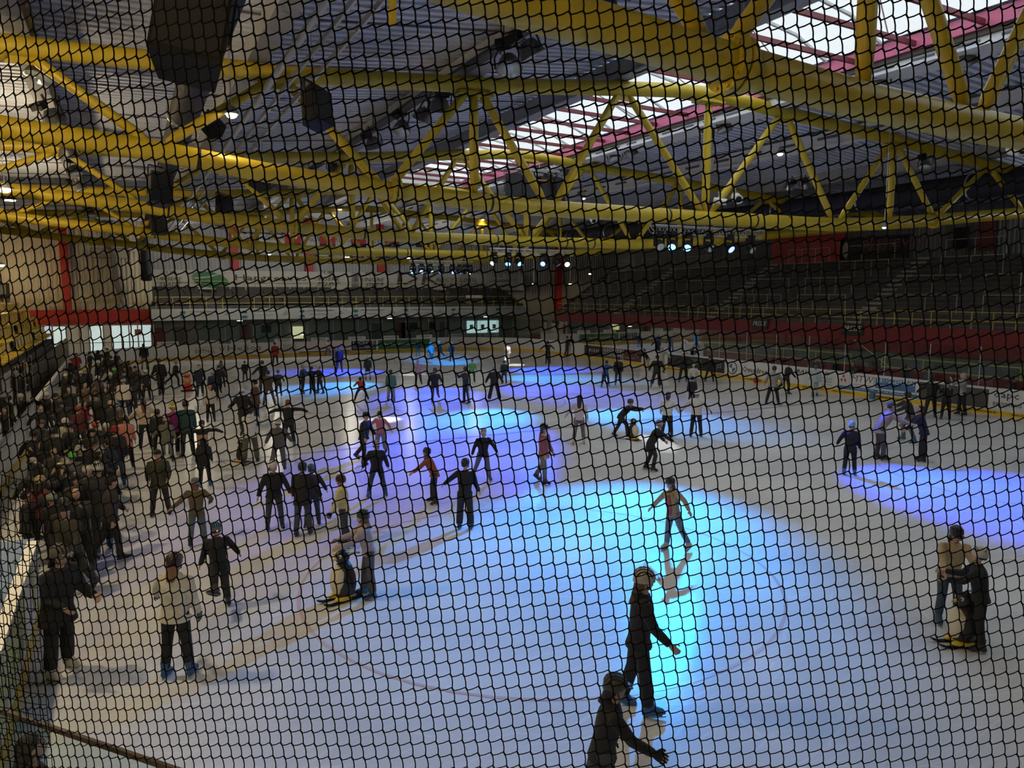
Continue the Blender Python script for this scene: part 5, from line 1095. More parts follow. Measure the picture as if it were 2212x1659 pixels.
H(2046, 1345, 1133, 20, ('lean', dict(lean=14, aR=(38, 8, 14), aL=(30, 14, 10), R=(14, 5, 18), L=(6, 6, 12), head=8)), 'girl in cream fleece bending towards boy, long dark hair, black helmet', jk=(.50, .40, .24), tr=(.05, .07, .10), hg=('bike', BK2), sk=(.03, .10, .17), hr=(.012, .01, .01), hlen=.13, face=True, bend=1.04, ln=.04)
H(2112, 1402, 1178, 275, ('push', dict(lean=8, aR=(44, 5, 40), aL=(44, 5, 40), R=(6, 4, 10), L=(0, 4, 8))), 'boy in black jacket and white dotted helmet holding a penguin aid', jk=BK, tr=BK, hg=('skate', (.52, .50, .48)), sk=(.02, .02, .04), hr=BK, ln=.04)
H(1834, 1027, 908, 175, ('glide', dict(R=(4, 5, 4), L=(2, 5, 6), aL=(14, 30, 14), aR=(4, 10, 10), lean=4)), 'child in black coat and pale blue helmet at edge of blue light', jk=BK, tr=BK, hg=('skate', (.22, .42, .68)), sk=(.05, .20, .36), hr=BK, ln=.09, puff=1.05)
H(1900, 994, 867, 95, ('lean', dict(lean=30, aR=(48, 8, 14), aL=(40, 10, 12), R=(16, 5, 14), L=(2, 5, 8))), 'skater in mauve coat and teal beanie bending to take a hand', jk=(.30, .25, .27), tr=(.07, .07, .09), hg=('beanie', (.03, .09, .09)), sk=BK2, ln=.08, bend=1.08, puff=1.1)
H(1962, 955, 847, 285, ('lean', dict(lean=20)), 'skater in black and grey with dark red helmet and blue skates', jk=(.03, .03, .033), tr=(.10, .13, .17), hg=('skate', (.06, .03, .03)), sk=(.04, .14, .26), hr=BK, bend=1.06)
H(1992, 997, 880, 270, ('lean', dict(lean=18, aR=(40, 8, 16), aL=(30, 8, 10), R=(6, 4, 8), L=(0, 5, 4))), 'skater in black with white headset leaning in to the left', jk=BK, tr=BK, hr=(.02, .015, .012), sk=BK, wide=1.3, bend=1.04, extra=lambda r, J, h: link('headset', (lambda g: (g.tube([J['head'] + J['hs'] * (.056 * h) + J['hw'] * .0, J['head'] + J['hw'] * (.075 * h), J['head'] - J['hs'] * (.056 * h)], .012, 6), g.ball(J['head'] + J['hs'] * (.056 * h), .035, 6, 5), g)[2])(MB()).mesh('headset', mat('headset_white', (.6, .6, .6), .4)), r))
H(2008, 903, 812, 180, ('armsout', dict(aL=(10, 50, 20), aR=(10, 46, 20))), 'person in black with arms spread against right boards', jk=BK, tr=BK, hg=('skate', BK2), sk=BK, puff=1.15)
H(2042, 906, 822, 350, ('phone', {}), 'boy in black jacket facing viewer at right boards', jk=BK, tr=BK, hg=('beanie', (.03, .02, .02)), sk=BK, face=True)
H(2077, 897, 803, 300, ('phone', {}), 'person in pale grey hooded jacket filming at right boards', jk=(.36, .36, .37), tr=BK, hg=('hood', (.36, .36, .37)), sk=BK)
H(1668, 875, 788, 165, ('wide', dict(lean=10)), 'skater in grey jacket at right boards, legs apart', jk=(.25, .25, .24), tr=BK, hg=('skate', BK2), sk=NAVY, puff=1.1)
H(1690, 852, 779, 120, ('glide', dict(lean=12)), 'skater in black jacket leaning beside the grey jacket', jk=BK, tr=BK, hg=('skate', BK2), sk=BK)
H(1760, 858, 787, 190, ('walk', {}), 'skater in pale blue overall near MTW board', jk=(.42, .54, .60), tr=(.42, .52, .58), hg=('skate', (.10, .13, .15)), sk=BLUEB)
# --- middle distance
M = [
 (1223, 769, 726, 100, 'hold', 'skater in dark clothes at boards in far right corner', dict(jk=BK2, tr=BK2)),
 (1184, 786, 736, 200, 'armsout', 'child in dark navy jacket turning near far right corner', dict(jk=NAVY, tr=BK, sk=NAVY)),
 (1095, 789, 738, 180, 'walk', 'skater all in white with white backpack in white spotlight', dict(jk=(.7, .62, .66), tr=(.66, .66, .68), hg=('skate', (.6, .62, .64)), sk=WB, extra=pack((.7, .7, .7)))),
 (1089, 830, 777, 180, 'stand', 'skater in long dark green coat beside tall black figure', dict(jk=(.015, .03, .03), tr=(.03, .04, .05), hg=('skate', BK2), ln=.14)),
 (1307, 837, 777, 165, 'lean', 'child in blue jacket bending forward with blue skates', dict(jk=(.02, .06, .17), tr=BK, hg=('skate', BK2), sk=(.05, .18, .34), bend=1.06)),
 (1335, 834, 769, 180, 'stand', 'skater in black jacket, blue jeans and light blue skates', dict(jk=BK, tr=(.03, .05, .10), hg=('skate', BK2), sk=(.05, .18, .34), puff=1.1)),
 (1398, 802, 754, 280, 'lean', 'skater in black top and beige trousers bending at right boards', dict(jk=BK, tr=(.40, .36, .3), sk=WB, bend=1.08)),
 (1428, 806, 746, 20, 'hold', 'skater in white with arms out at right boards', dict(jk=(.5, .5, .5), tr=(.5, .5, .5), hg=('skate', (.5, .5, .5)))),
 (1416, 840, 768, 175, 'glide', 'skater in loose black clothes and light blue skates in front of adverts', dict(jk=BK, tr=BK, sk=(.05, .18, .34), wide=1.3, puff=1.1)),
 (1475, 827, 754, 180, 'armsout', 'skater in black with bright yellow helmet at right boards', dict(jk=BK, tr=BK, hg=('skate', (.85, .60, .10)), sk=(.03, .10, .24))),
 (1532, 826, 766, 185, 'wide', 'person in black coat at boards beside large round emblem', dict(jk=BK, tr=BK, hg=('skate', BK2), puff=1.15)),
 (1498, 842, 783, 350, 'reachL', 'skater in white top with black pattern, arm held low', dict(jk=(.52, .52, .52), tr=(.25, .25, .26), hg=('skate', (.5, .5, .5)))),
 (903, 770, 733, 185, 'stand', 'skater in dark teal near green advert, leftmost of four', dict(jk=(.015, .05, .06), tr=(.04, .16, .22), hg=('skate', (.05, .3, .42)), sk=BLUEB)),
 (934, 786, 738, 215, 'glide', 'child in cyan blue overall near green advert', dict(jk=(.03, .26, .42), tr=(.02, .10, .16), hg=('skate', (.04, .38, .55)), sk=(.5, .6, .6))),
 (956, 777, 734, 250, 'stride', 'skater in black lunging near green advert with light blue skates', dict(jk=BK, tr=BK, hg=('skate', (.25, .4, .5)), sk=(.05, .26, .45))),
 (976, 781, 739, 190, 'stand', 'skater in dark purple coat near green advert, rightmost of four', dict(jk=(.02, .018, .04), tr=BK, hg=('skate', (.3, .45, .55)), ln=.1)),
 (904, 834, 772, 5, 'glide', 'skater in pale pink coat and white hat in far middle', dict(jk=(.42, .30, .36), tr=BK, hg=('beanie', (.55, .5, .5)), ln=.09, hlen=.06, face=True)),
 (940, 867, 789, 10, 'stride', 'laughing skater in black with arm reaching to the left', dict(jk=BK, tr=(.06, .07, .09), hg=('bike', BK2), hlen=.05, face=True, puff=1.1)),
 (1008, 872, 790, 300, 'phone', 'skater in dark green track suit with white side stripes', dict(jk=(.015, .03, .022), tr=BK, hg=('skate', BK2), extra=stripe((.4, .4, .36)))),
 (1016, 827, 775, 160, 'stride', 'skater in bright green jacket behind dark green track suit', dict(jk=(.10, .34, .12), tr=BK, hr=(.2, .1, .05))),
 (1068, 868, 788, 180, 'wide', 'tall skater in loose black jacket and flared black trousers', dict(jk=BK, tr=BK, hg=('skate', (.3, .3, .3)), sk=WB, wide=1.4, puff=1.15)),
 (845, 869, 797, 175, 'stand', 'skater in green teal jacket and grey trousers from behind', dict(jk=(.06, .16, .12), tr=(.20, .21, .24), hg=('skate', BK2), wide=1.2, puff=1.1)),
 (795, 821, 767, 0, 'stand', 'person in long dark green coat and white cap, pale face', dict(jk=(.008, .022, .026), tr=(.4, .42, .42), hg=('beanie', (.3, .45, .46)), ln=.16, face=True, skin=1)),
 (781, 866, 821, 190, 'crouch', 'child in red jersey crouching with legs wide apart', dict(jk=(.40, .03, .03), tr=BK, hr=(.02, .015, .012), bend=1.35)),
 (653, 851, 785, 60, 'hold', 'left one of three friends in black skating arm in arm', dict(jk=BK, tr=BK, hg=('skate', (.32, .34, .36)))),
 (676, 851, 792, 200, 'hold', 'middle one of three friends in black skating arm in arm', dict(jk=BK, tr=BK, ln=.1)),
 (693, 851, 787, 300, 'hold', 'right one of three friends in black, white hat', dict(jk=BK, tr=BK, hg=('beanie', (.6, .6, .6)), ln=.08)),
 (733, 806, 748, 170, 'walk', 'skater in dark blue with blue helmet near blue light', dict(jk=(.015, .015, .07), tr=(.02, .02, .10), hg=('skate', (.12, .16, .55)))),
 (724, 791, 748, 195, 'glide', 'skater in pale purple near far boards', dict(jk=(.25, .22, .45), tr=(.10, .08, .22), hg=('skate', (.45, .42, .6)))),
 (696, 764, 731, 180, 'stand', 'person in black jacket and grey trousers at far boards', dict(jk=BK, tr=(.2, .2, .2))),
 (708, 770, 734, 170, 'glide', 'person in white jacket and blue skates at far boards', dict(jk=(.62, .62, .62), tr=(.08, .08, .2), sk=BLUEB)),
 (595, 789, 738, 175, 'stand', 'person in red winter coat near far boards', dict(jk=(.36, .02, .03), tr=BK, hg=('beanie', (.10, .02, .02)), ln=.1, puff=1.15)),
 (530, 824, 778, 185, 'stand', 'person in dark coat and pale blue cap far left of centre', dict(jk=BK, tr=BK, hg=('beanie', (.35, .42, .6)))),
 (603, 858, 798, 190, 'glide', 'child in blue helmet holding on to brown coat group', dict(jk=(.03, .03, .035), tr=BK, hg=('skate', (.04, .13, .26)), sk=(.03, .06, .16))),
 (582, 877, 800, 185, 'wide', 'skater in taupe brown coat and khaki trousers from behind', dict(jk=(.07, .05, .035), tr=(.09, .08, .055), puff=1.1, ln=.08)),
 (570, 852, 777, 190, 'reachL', 'skater in black with pale face behind brown coat group', dict(jk=BK, tr=BK, hg=('skate', BK2))),
 (557, 920, 808, 250, 'pockets', 'man in brown jacket, blue jeans and black beanie', dict(jk=(.11, .06, .03), tr=(.04, .06, .10), hg=('beanie', (.012, .012, .012)), hr=BK, puff=1.1)),
 (530, 945, 826, 200, 'stride', 'skater in black with white helmet behind white hoodie', dict(jk=BK, tr=BK, hg=('skate', (.6, .6, .58)), puff=1.1)),
 (541, 1003, 878, 170, 'push', 'skater in white hoodie and olive trousers pushing a penguin', dict(jk=(.62, .63, .62), tr=(.10, .10, .065), hr=(.02, .015, .01), hood=True, sk=NAVY, wide=1.2)),
 (625, 968, 865, 178, 'tpose', 'skater in black with both arms stretched straight out', dict(jk=BK, tr=BK, hr=(.16, .06, .04), sk=BLUEB)),
 (600, 1020, 905, 172, 'glide', 'skater in grey hoodie and white vented helmet from behind', dict(jk=(.085, .085, .07), tr=(.09, .09, .085), hg=('bike', (.60, .58, .52)), hood=True, wide=1.2, puff=1.12)),
 (778, 1001, 885, 60, 'glide', 'man in black with dark fur hat facing right', dict(jk=BK, tr=(.025, .025, .025), hg=('fur', (.03, .025, .02)), sk=NAVY, puff=1.1)),
 (824, 978, 885, 340, 'hold', 'person in salmon red jacket and grey skirt beside man in black', dict(jk=(.50, .16, .12), tr=(.22, .22, .25), hg=('skate', BK2), hr=(.2, .08, .05), hlen=.06, wide=1.6, extra=scarf((.55, .5, .45)))),
 (372, 836, 777, 120, 'stride', 'skater in black pushing the red figure aid', dict(jk=BK, tr=BK, hg=('skate', (.3, .3, .3)))),
 (433, 858, 787, 5, 'walk', 'skater in navy track suit near left of rink', dict(jk=(.015, .02, .05), tr=(.02, .025, .06), hr=BK, face=True)),
 (480, 838, 777, 180, 'stand', 'person in grey brown coat with hood behind dark skater', dict(jk=(.10, .09, .08), tr=BK, hg=('hood', (.12, .11, .10)))),
 (473, 853, 786, 20, 'glide', 'skater in black with dark cap and pale face, near navy track suit', dict(jk=BK, tr=BK, hg=('skate', BK2), face=True)),
 (462, 868, 799, 185, 'stand', 'child in navy jacket and pale helmet beside white sweater', dict(jk=NAVY, tr=BK, hg=('skate', (.4, .45, .5)))),
 (456, 912, 829, 5, 'stand', 'girl in off white sweater and black trousers facing viewer', dict(jk=(.50, .48, .44), tr=BK, hg=('skate', (.45, .2, .18)), ln=.03, face=True)),
 (316, 970, 864, 180, 'hold', 'girl in beige fleece with long brown hair beside crowd', dict(jk=(.50, .40, .30), tr=BK, hr=(.09, .045, .025), hlen=.14, ln=.02, puff=1.12)),
 (345, 985, 882, 182, 'stand', 'skater in black with black helmet beside magenta jacket', dict(jk=BK2, tr=BK, hg=('bike', BK2), puff=1.1)),
 (362, 1000, 899, 172, 'reachL', 'child in grey green jacket and white red helmet', dict(jk=(.14, .15, .11), tr=(.15, .18, .2), hg=('bike', (.55, .35, .32)), puff=1.1)),
 (377, 989, 867, 30, 'stand', 'girl in magenta jacket and yellow helmet with white skates', dict(jk=(.22, .02, .12), tr=BK, hg=('bike', (.65, .62, .16)), sk=(.5, .42, .42), face=True)),
 (407, 988, 862, 185, 'stand', 'skater in teal coat and purple beanie', dict(jk=(.02, .065, .065), tr=(.025, .04, .045), hg=('beanie', (.10, .02, .06)), ln=.09, puff=1.1)),
 (440, 1012, 904, 5, 'tpose', 'child in black with tan vest and both arms out', dict(jk=BK, tr=BK, hg=('skate', BK2), face=True, extra=lambda r, J, h: link('vest', (lambda g: (g.rings([rng(J['hip'] + J['w'] * (z * h), J['s'], J['f'], a * h, b * h, 12) for z, a, b in ((0, .108, .086), (.1, .108, .086), (.2, .114, .09))]), g)[1])(MB()).mesh('vest', cmat((.42, .28, .17)), smooth=True), r))),
 (444, 1052, 944, 180, 'stand', 'child in black hooded jacket with blue skates', dict(jk=BK, tr=BK, hg=('hood', BK), sk=(.03, .12, .30))),
 (226, 1195, 986, 190, 'walk', 'skater in black coat with bright blue skates at edge of crowd', dict(jk=(.02, .022, .026), tr=BK, hg=('bike', (.5, .48, .42)), sk=(.03, .13, .30), puff=1.1, ln=.1)),
 (256, 1052, 918, 180, 'stand', 'skater with red helmet and fur collar at edge of crowd', dict(jk=BK, tr=(.04, .05, .08), hg=('bike', (.40, .02, .02)), sk=BLUEB, puff=1.2, extra=scarf((.28, .22, .14)))),
 (276, 1012, 898, 178, 'stand', 'person in salmon pink coat at edge of crowd', dict(jk=(.62, .24, .18), tr=BK, hr=(.06, .04, .025), ln=.12)),
 (272, 905, 815, 185, 'stand', 'big person in white jacket with peach panel at crowd edge', dict(jk=(.66, .62, .58), tr=(.03, .04, .08), hg=('skate', (.3, .3, .3)), sk=BLUEB, puff=1.2)),
 (318, 866, 797, 190, 'armsout', 'skater in black printed shirt and white helmet at crowd edge', dict(jk=BK, tr=BK, hg=('skate', (.62, .62, .62)), puff=1.1)),
 (350, 854, 757, 200, 'walk', 'tall skater in black with arms down right of crowd', dict(jk=BK, tr=BK, hr=(.03, .02, .02), puff=1.1)),
 (313, 800, 743, 180, 'stand', 'person in dark blue near curved boards behind crowd', dict(jk=(.01, .012, .02), tr=(.25, .25, .26))),
]
for fx, fy, hy, fc, ps, lb, kw in M: H(fx, fy, hy, fc, ps, lb, **kw)
# --- crowd packed along the left boards: head tops (pixels), colours
CR = [
 # x, head y, helmet, jacket, label
 (81, 797, ('beanie', BK2), (.05, .05, .03), 'man in olive coat and black beanie standing tall at left of crowd'),
 (145, 762, ('beanie', (.1, .02, .03)), (.28, .02, .03), 'person in dark red jacket at far end of crowd'),
 (205, 777, ('skate', (.6, .58, .52)), BK, 'crowd member with plain white helmet near far end'),
 (138, 806, ('skate', (.6, .6, .56)), BK, 'crowd member with white helmet with dark logo'),
 (175, 800, ('bike', (.45, .43, .4)), BK2, 'crowd member with pale helmet facing viewer'),
 (188, 793, ('skate', (.4, .4, .36)), BK, 'crowd member with grey helmet and pale face'),
 (209, 810, ('bike', (.62, .6, .58)), (.10, .08, .08), 'crowd member with large white helmet and brown jacket'),
 (230, 803, ('skate', (.62, .62, .58)), BK, 'crowd member with white egg shaped helmet'),
 (246, 793, ('bike', (.10, .45, .12)), BK, 'crowd member with green helmet near far end'),
 (98, 846, ('bike', (.5, .5, .46)), BK2, 'crowd member with white black helmet at left'),
 (168, 874, ('bike', (.28, .06, .03)), (.10, .02, .02), 'crowd member with glossy brown red helmet'),
 (190, 862, None, (.30, .03, .03), 'crowd member in red jacket with brown hair'),
 (133, 902, ('skate', (.6, .58, .5)), (.4, .38, .33), 'crowd member with white helmet and cream hood'),
 (213, 907, ('bike', (.50, .10, .06)), (.05, .045, .03), 'crowd member with orange red helmet'),
 (228, 912, ('skate', (.6, .6, .6)), BK, 'child with small white helmet beside orange red helmet'),
 (182, 956, ('bike', (.55, .53, .48)), BK, 'crowd member with white slotted helmet, left of pair'),
 (196, 960, ('bike', (.45, .43, .4)), BK2, 'crowd member with pale slotted helmet, right of pair'),
 (165, 972, ('skate', (.12, .50, .08)), (.12, .13, .14), 'crowd member with bright green helmet nearest viewer'),
 (147, 985, ('bike', (.55, .5, .38)), BK, 'crowd member with cream helmet beside green helmet'),
 (186, 1002, ('skate', (.5, .48, .42)), BK, 'crowd member with chrome spotted helmet near front'),
 (64, 986, ('beanie', (.38, .35, .28)), (.05, .05, .045), 'crowd member with beige hat at left front'),
 (85, 1028, ('skate', (.4, .3, .15)), (.16, .03, .03), 'crowd member in red and blue jacket at left front'),
 (120, 1062, ('skate', (.28, .32, .27)), BK, 'crowd member with pale green cap at left front'),
 (237, 822, ('beanie', BK), BK2, 'crowd member with black beanie with light print'),
 (180, 823, None, (.14, .09, .05), 'crowd member with light brown hair looking down'),
 (236, 864, ('skate', (.5, .35, .3)), (.03, .03, .035), 'crowd member with hand on pale helmet'),
 (258, 880, ('bike', (.10, .07, .05)), (.05, .04, .03), 'crowd member with brown patterned helmet'),
 (100, 902, ('beanie', (.14, .11, .09)), (.04, .045, .04), 'crowd member with brown knitted hat'),
 (85, 872, None, BK2, 'crowd member with dark hair and pale face at left'),
]
CD = [(115, 778), (160, 790), (225, 765), (240, 770), (258, 775), (275, 780), (268, 800), (292, 790), (300, 800), (285, 820), (150, 835), (115, 850), (135, 865), (205, 850), (222, 838), (118, 925), (155, 915), (180, 925), (75, 930), (95, 955), (118, 965), (205, 945), (235, 950), (75, 1000), (105, 1000), (130, 1010), (155, 1025), (205, 1035), (95, 1045), (175, 1050), (60, 1060), (140, 1085), (75, 1090), (192, 760), (210, 757), (232, 752), (250, 760)]
CPOSE = ['stand', 'pockets', 'walk', 'hold', 'phone']
def crowd_h(x, y, k):
    h = 1.55 + .22 * ((k * 37 % 11) / 11); p = atz(x, y, h); p.z = 0; return p, h
FIXED = [o.location.copy() for o in SC.objects if o.get('category') == 'person' and o.location.x < 3]
SPOTS = [crowd_h(q[0], q[1], k) for k, q in enumerate(CR)] + [crowd_h(q[0], q[1], k + 3) for k, q in enumerate(CD)]
for _ in range(60):                       # ease the crowd apart so that nobody stands inside anybody
    for i, (p, h) in enumerate(SPOTS):
        for q in [s[0] for s in SPOTS if s[0] is not p] + FIXED:
            v = p - q; l = v.length
            if l < .56: p += (v / l if l > 1e-4 else Vector((1, 0, 0))) * ((.56 - l) * .5)
        p.x = max(p.x, -2.75 if p.y > 15.2 else -1.0); p.z = 0
PT = {}
dark = [BK, BK2, (.03, .028, .022), (.02, .022, .03), (.035, .03, .03), (.045, .045, .03)]
for k, (x, y, hg, jk, lb) in enumerate(CR):
    p, h = SPOTS[k]; c = Vector((-p.x, -p.y, 0)); rz = math.atan2(c.y, c.x) - math.pi / 2 + R((k * 67) % 300 - 60)
    lod = 2 if p.y > 22 else 1
    person(p, h * .97, rz, CPOSE[k % 5], lb, jk=jk, tr=BK2, hg=hg, sk=(BLUEB, BK, NAVY)[k % 3], hr=((.14, .08, .04) if k % 4 == 2 else BK), hlen=(.07 if k % 5 == 1 else 0), lod=lod, puff=1.12, face=(y > 900 and k % 2 == 0), group='crowd along left boards')
for k, (x, y) in enumerate(CD):
    p, h = SPOTS[len(CR) + k]; key = k % 5
    c = Vector((-p.x, -p.y, 0)); rz = math.atan2(c.y, c.x) - math.pi / 2 + R((k * 101) % 320 - 70)
    lb = 'person in dark winter jacket packed into crowd along left boards'
    if key not in PT:
        PT[key] = person(p, 1.62, rz, CPOSE[key], lb, jk=dark[key], tr=BK2, hg=(None, ('skate', BK2), ('beanie', BK), ('bike', BK2), ('hood', BK))[key], hr=(BK, (.05, .03, .02))[key % 2], lod=2, puff=1.12, group='dark jackets in crowd along left boards')[0]
    else:
        PT.setdefault('todo', []).append((key, p, rz, h / 1.62, lb))
# --- people behind the right glass and by the entrance
for x, y, X, fc, lb, jk in ((1958, 748, 36.0, 250, 'dark figure pointing behind right glass', BK), (2005, 770, 35.7, 180, 'person in grey with red cap behind right glass', (.12, .12, .12)), (1810, 745, 36.0, 90, 'dark figure standing behind right glass near press sign', BK), (1760, 770, 35.5, 180, 'dark seated looking figure behind right glass', BK2), (1845, 770, 35.5, 100, 'figure in brown jacket behind right glass', (.10, .06, .04)), (2190, 790, 35.6, 200, 'dark figure behind glass at right picture edge', BK)):
    a = atx(x, y, X); h = 1.7; person((X, a.y, 0), h, R(fc), 'stand', lb, jk=jk, tr=BK, hg=('beanie', (.12, .02, .02)) if 'red cap' in lb else None, lod=3)
for x, y, lb, jk in ((22, 1000, 'spectator in dark coat outside left boards, farthest of four', BK2), (38, 1075, 'spectator in grey jacket outside left boards, second of four', (.10, .10, .10)), (12, 1120, 'spectator in black outside left boards, third of four', BK), (28, 1195, 'spectator in dark green coat outside left boards, nearest of four', (.03, .045, .04))):
    q = atz(x, y, 1.7); person((min(q.x, -3.75) if q.y > 17 else min(q.x, -2.95), q.y, 0), 1.7, R(-80), 'pockets', lb, jk=jk, tr=BK, lod=2, boots=False, puff=1.12)
# spectator below the viewer, bottom left
person((*atz(45, 1598, 1.72).xy, 0), 1.72, R(-75), 'pockets', 'spectator with dark hair standing below viewer in bottom left corner', jk=(.03, .028, .022), tr=BK, hr=(.02, .016, .014), hlen=.05, lod=0, boots=False, puff=1.15, face=True)
# ---------------------------------------------------------------- remesh all figures at once
dg_ = bpy.context.evaluated_depsgraph_get(); dg_.update()
for o in PEND:
    me = bpy.data.meshes.new_from_object(o.evaluated_get(dg_)); me.name = o.name.split('.')[0]
    old = o.data; o.modifiers.clear(); o.data = me; bpy.data.meshes.remove(old)
    for pl_ in (me,): pl_.polygons.foreach_set('use_smooth', [True] * len(pl_.polygons))
for k, (key, p, rz, sc, lb) in enumerate(PT['todo']):
    c = copytree(PT[key], p, rz, lb); c.scale = (sc, sc, sc)
    for ch in c.children:
        if ch.name.startswith('jacket'): ch.material_slots[0].link = 'OBJECT'; ch.material_slots[0].material = cmat(dark[(k * 5 + 2) % 6])
# ---------------------------------------------------------------- skating aids
def penguin(fx, fy, hy, face, label, old=False):
    p, h, rz = at_person(fx, fy, hy, face); h = max(.75, min(1.05, h)); t = empty('penguin_aid', p, rz, label, 'skating aid')
    b = MB(); b.lathe([(.10 * h, .07 * h), (.19 * h, .12 * h), (.225 * h, .28 * h), (.21 * h, .45 * h), (.15 * h, .62 * h), (.105 * h, .70 * h)], (0, 0, 0), 16); link('body', b.mesh('body', mat('penguin_black', (.02, .02, .022), .4), smooth=True), t)
    b = MB(); b.ball((0, .075 * h, .37 * h), (.19 * h, .185 * h, .31 * h), 14, 10); link('belly', b.mesh('belly', mat('penguin_cream', (.70, .64, .46), .45), smooth=True), t)
    b = MB(); b.ball((0, .02 * h, .80 * h), (.125 * h, .14 * h, .13 * h), 14, 8); hd = link('head', b.mesh('head', mat('penguin_black'), smooth=True), t)
    b = MB(); b.rings([rng(Vector((0, (.13 + t_) * h, (.79 - t_ * .2) * h)), Vector((1, 0, 0)), Vector((0, 0, 1)), a * h, c * h, 8) for t_, a, c in ((0, .045, .035), (.06, .032, .024), (.11, .008, .008))]); link('beak', b.mesh('beak', mat('penguin_yellow', (.75, .55, .04), .4)), hd)
    for s in (-1, 1):
        b = MB(); b.ball((s * .075 * h, .105 * h, .835 * h), .035 * h, 8, 6); e = link('eye', b.mesh('eye', mat('eye_white')), hd)
        b = MB(); b.ball((s * .085 * h, .128 * h, .835 * h), .018 * h, 6, 5); link('pupil', b.mesh('pupil', mat('pupil')), hd)
        b = MB(); b.tube([(s * .17 * h, -.02 * h, .62 * h), (s * .235 * h, -.04 * h, .45 * h), (s * .23 * h, -.05 * h, .28 * h)], [(.03 * h, .05 * h), (.022 * h, .07 * h), (.012 * h, .03 * h)], 8); link('wing', b.mesh('wing', mat('penguin_black'), smooth=True), t)
        b = MB(); b.tube([(s * .10 * h, -.04 * h, .86 * h), (s * .18 * h, -.14 * h, .88 * h), (s * .19 * h, -.22 * h, .86 * h)], .02 * h, 8); link('handle', b.mesh('handle', mat('penguin_grey', (.35, .35, .33), .5), smooth=True), t)
        b = MB(); b.ball((s * .11 * h, .06 * h, .075 * h), (.095 * h, .20 * h, .05 * h), 10, 6); link('foot', b.mesh('foot', mat('penguin_yellow'), smooth=True), t)
        b = MB(); b.beam((s * .12 * h, -.30 * h, .018 * h), (s * .12 * h, .34 * h, .018 * h), .075 * h, .022 * h); b.beam((s * .12 * h, .33 * h, .018 * h), (s * .12 * h, .46 * h, .06 * h), .075 * h, .02 * h); link('ski', b.mesh('ski', blackp), t)
    return t
penguin(744, 1294, 1178, 300, 'cream bellied penguin skating aid pushed by girl in lavender hoodie')
penguin(2078, 1392, 1270, 305, 'cream bellied penguin skating aid held by boy in white helmet')
penguin(1367, 950, 900, 50, 'penguin skating aid pushed by skater in black, in white spotlight')
penguin(523, 998, 945, 230, 'penguin skating aid seen from behind beside olive trousers')
p, h, rz = at_person(406, 845, 801, 100); t = empty('figure_aid', p, rz, 'red round figure shaped skating aid with yellow cap', 'skating aid')
for nm, z, r, m in (('base_ball', .24, .27, mat('aid_red', (.5, .03, .02), .4)), ('middle_ball', .58, .23, mat('aid_peach', (.55, .25, .13), .4)), ('head', .86, .16, mat('aid_red'))): b = MB(); b.ball((0, 0, z), (r, r, r * .9), 12, 8); link(nm, b.mesh(nm, m, smooth=True), t)
b = MB(); b.lathe([(.13, .95), (.10, 1.02), (.02, 1.08)], (0, 0, 0), 10); link('cap', b.mesh('cap', mat('aid_yellow', (.7, .55, .1), .4), smooth=True), t)
for s in (-1, 1): b = MB(); b.beam((s * .14, -.35, .03), (s * .14, .4, .03), .08, .05); link('runner', b.mesh('runner', blackp), t)
b = MB(); b.tube([(-.2, -.1, .8), (-.2, -.3, .9), (.2, -.3, .9), (.2, -.1, .8)], .025, 6); link('handle', b.mesh('handle', blackp), t)
# red and blue puck like markers lying near right boards
for x, y, m, lb in ((1633, 827, pred, 'small red marker block at foot of right boards'), (1884, 862, pblue, 'small blue marker block at foot of right boards')):
    a = atz(x, y); b = MB(); b.box((a.x, a.y, .14), (.15, .22, .28)); s = solo('marker_block', b, m, lb, 'marker', None, (a.x, a.y, 0)); b = MB(); b.box((a.x, a.y, .3), (.17, .24, .04)); part('lid', b, m, s)
# ---------------------------------------------------------------- safety net hanging in front of the viewer
HF = Vector((math.sin(R(27.7)), math.cos(R(27.7)), 0))
def net_point(x, y, D):
    r = (FW * 1600 + RT * (x - 1106) - UP * (y - 829.5)) / 1600.0; return CAM + r * (D / r.dot(HF))
def itp(T, x):
    for (a, p), (c, q) in zip(T, T[1:]):
        if x <= c: s = max(0, (x - a) / (c - a)); return p + (q - p) * s
    return T[-1][1]
DUX = [(-120, 15.5), (0, 18), (120, 20), (300, 22), (500, 24.5), (700, 27), (900, 29), (1300, 29.3), (1700, 29.2), (2212, 27.6), (2500, 26)]
DUY = [(0, -2.6), (300, -2.4), (700, -1.2), (1100, -.7), (1600, -1.2), (2212, -2.0)]
DVY = {0: [(0, 31.6), (700, 32.0), (1500, 34), (2212, 35.2)], 1: [(0, 28.5), (400, 30), (1100, 30.2), (2212, 31.2)], 2: [(0, 24.2), (300, 26.5), (700, 28.4), (1500, 29), (2212, 29)]}
DVX = {0: [(0, 5.8), (700, 5.0), (1500, 3.6), (2212, 2.8)], 1: [(0, 5.8), (1100, 4.8), (2212, 3.2)], 2: [(0, 6.4), (700, 4.8), (1500, 4.3), (2212, 4.4)]}
def field(F, x, y):
    t = max(0, min(2, y / 829.5)); i = min(1, int(t)); s = t - i; return itp(F[i], x) * (1 - s) + itp(F[i + 1], x) * s
def sheet_depth(x): s = max(0, min(1, (800 - x) / 900)); return 2.4 + .55 * s * s
base = [(1106.0, 829.5)]; x, y = base[0]; right_ = []
while x < 2950: dx, dy = itp(DUX, x), itp(DUY, x); x += dx; y += dy; right_.append((x, y))
x, y = base[0]; left_ = []
while x > -800: dx, dy = itp(DUX, x), itp(DUY, x); x -= dx; y -= dy; left_.append((x, y))
basis = left_[::-1] + base + right_
cols = []
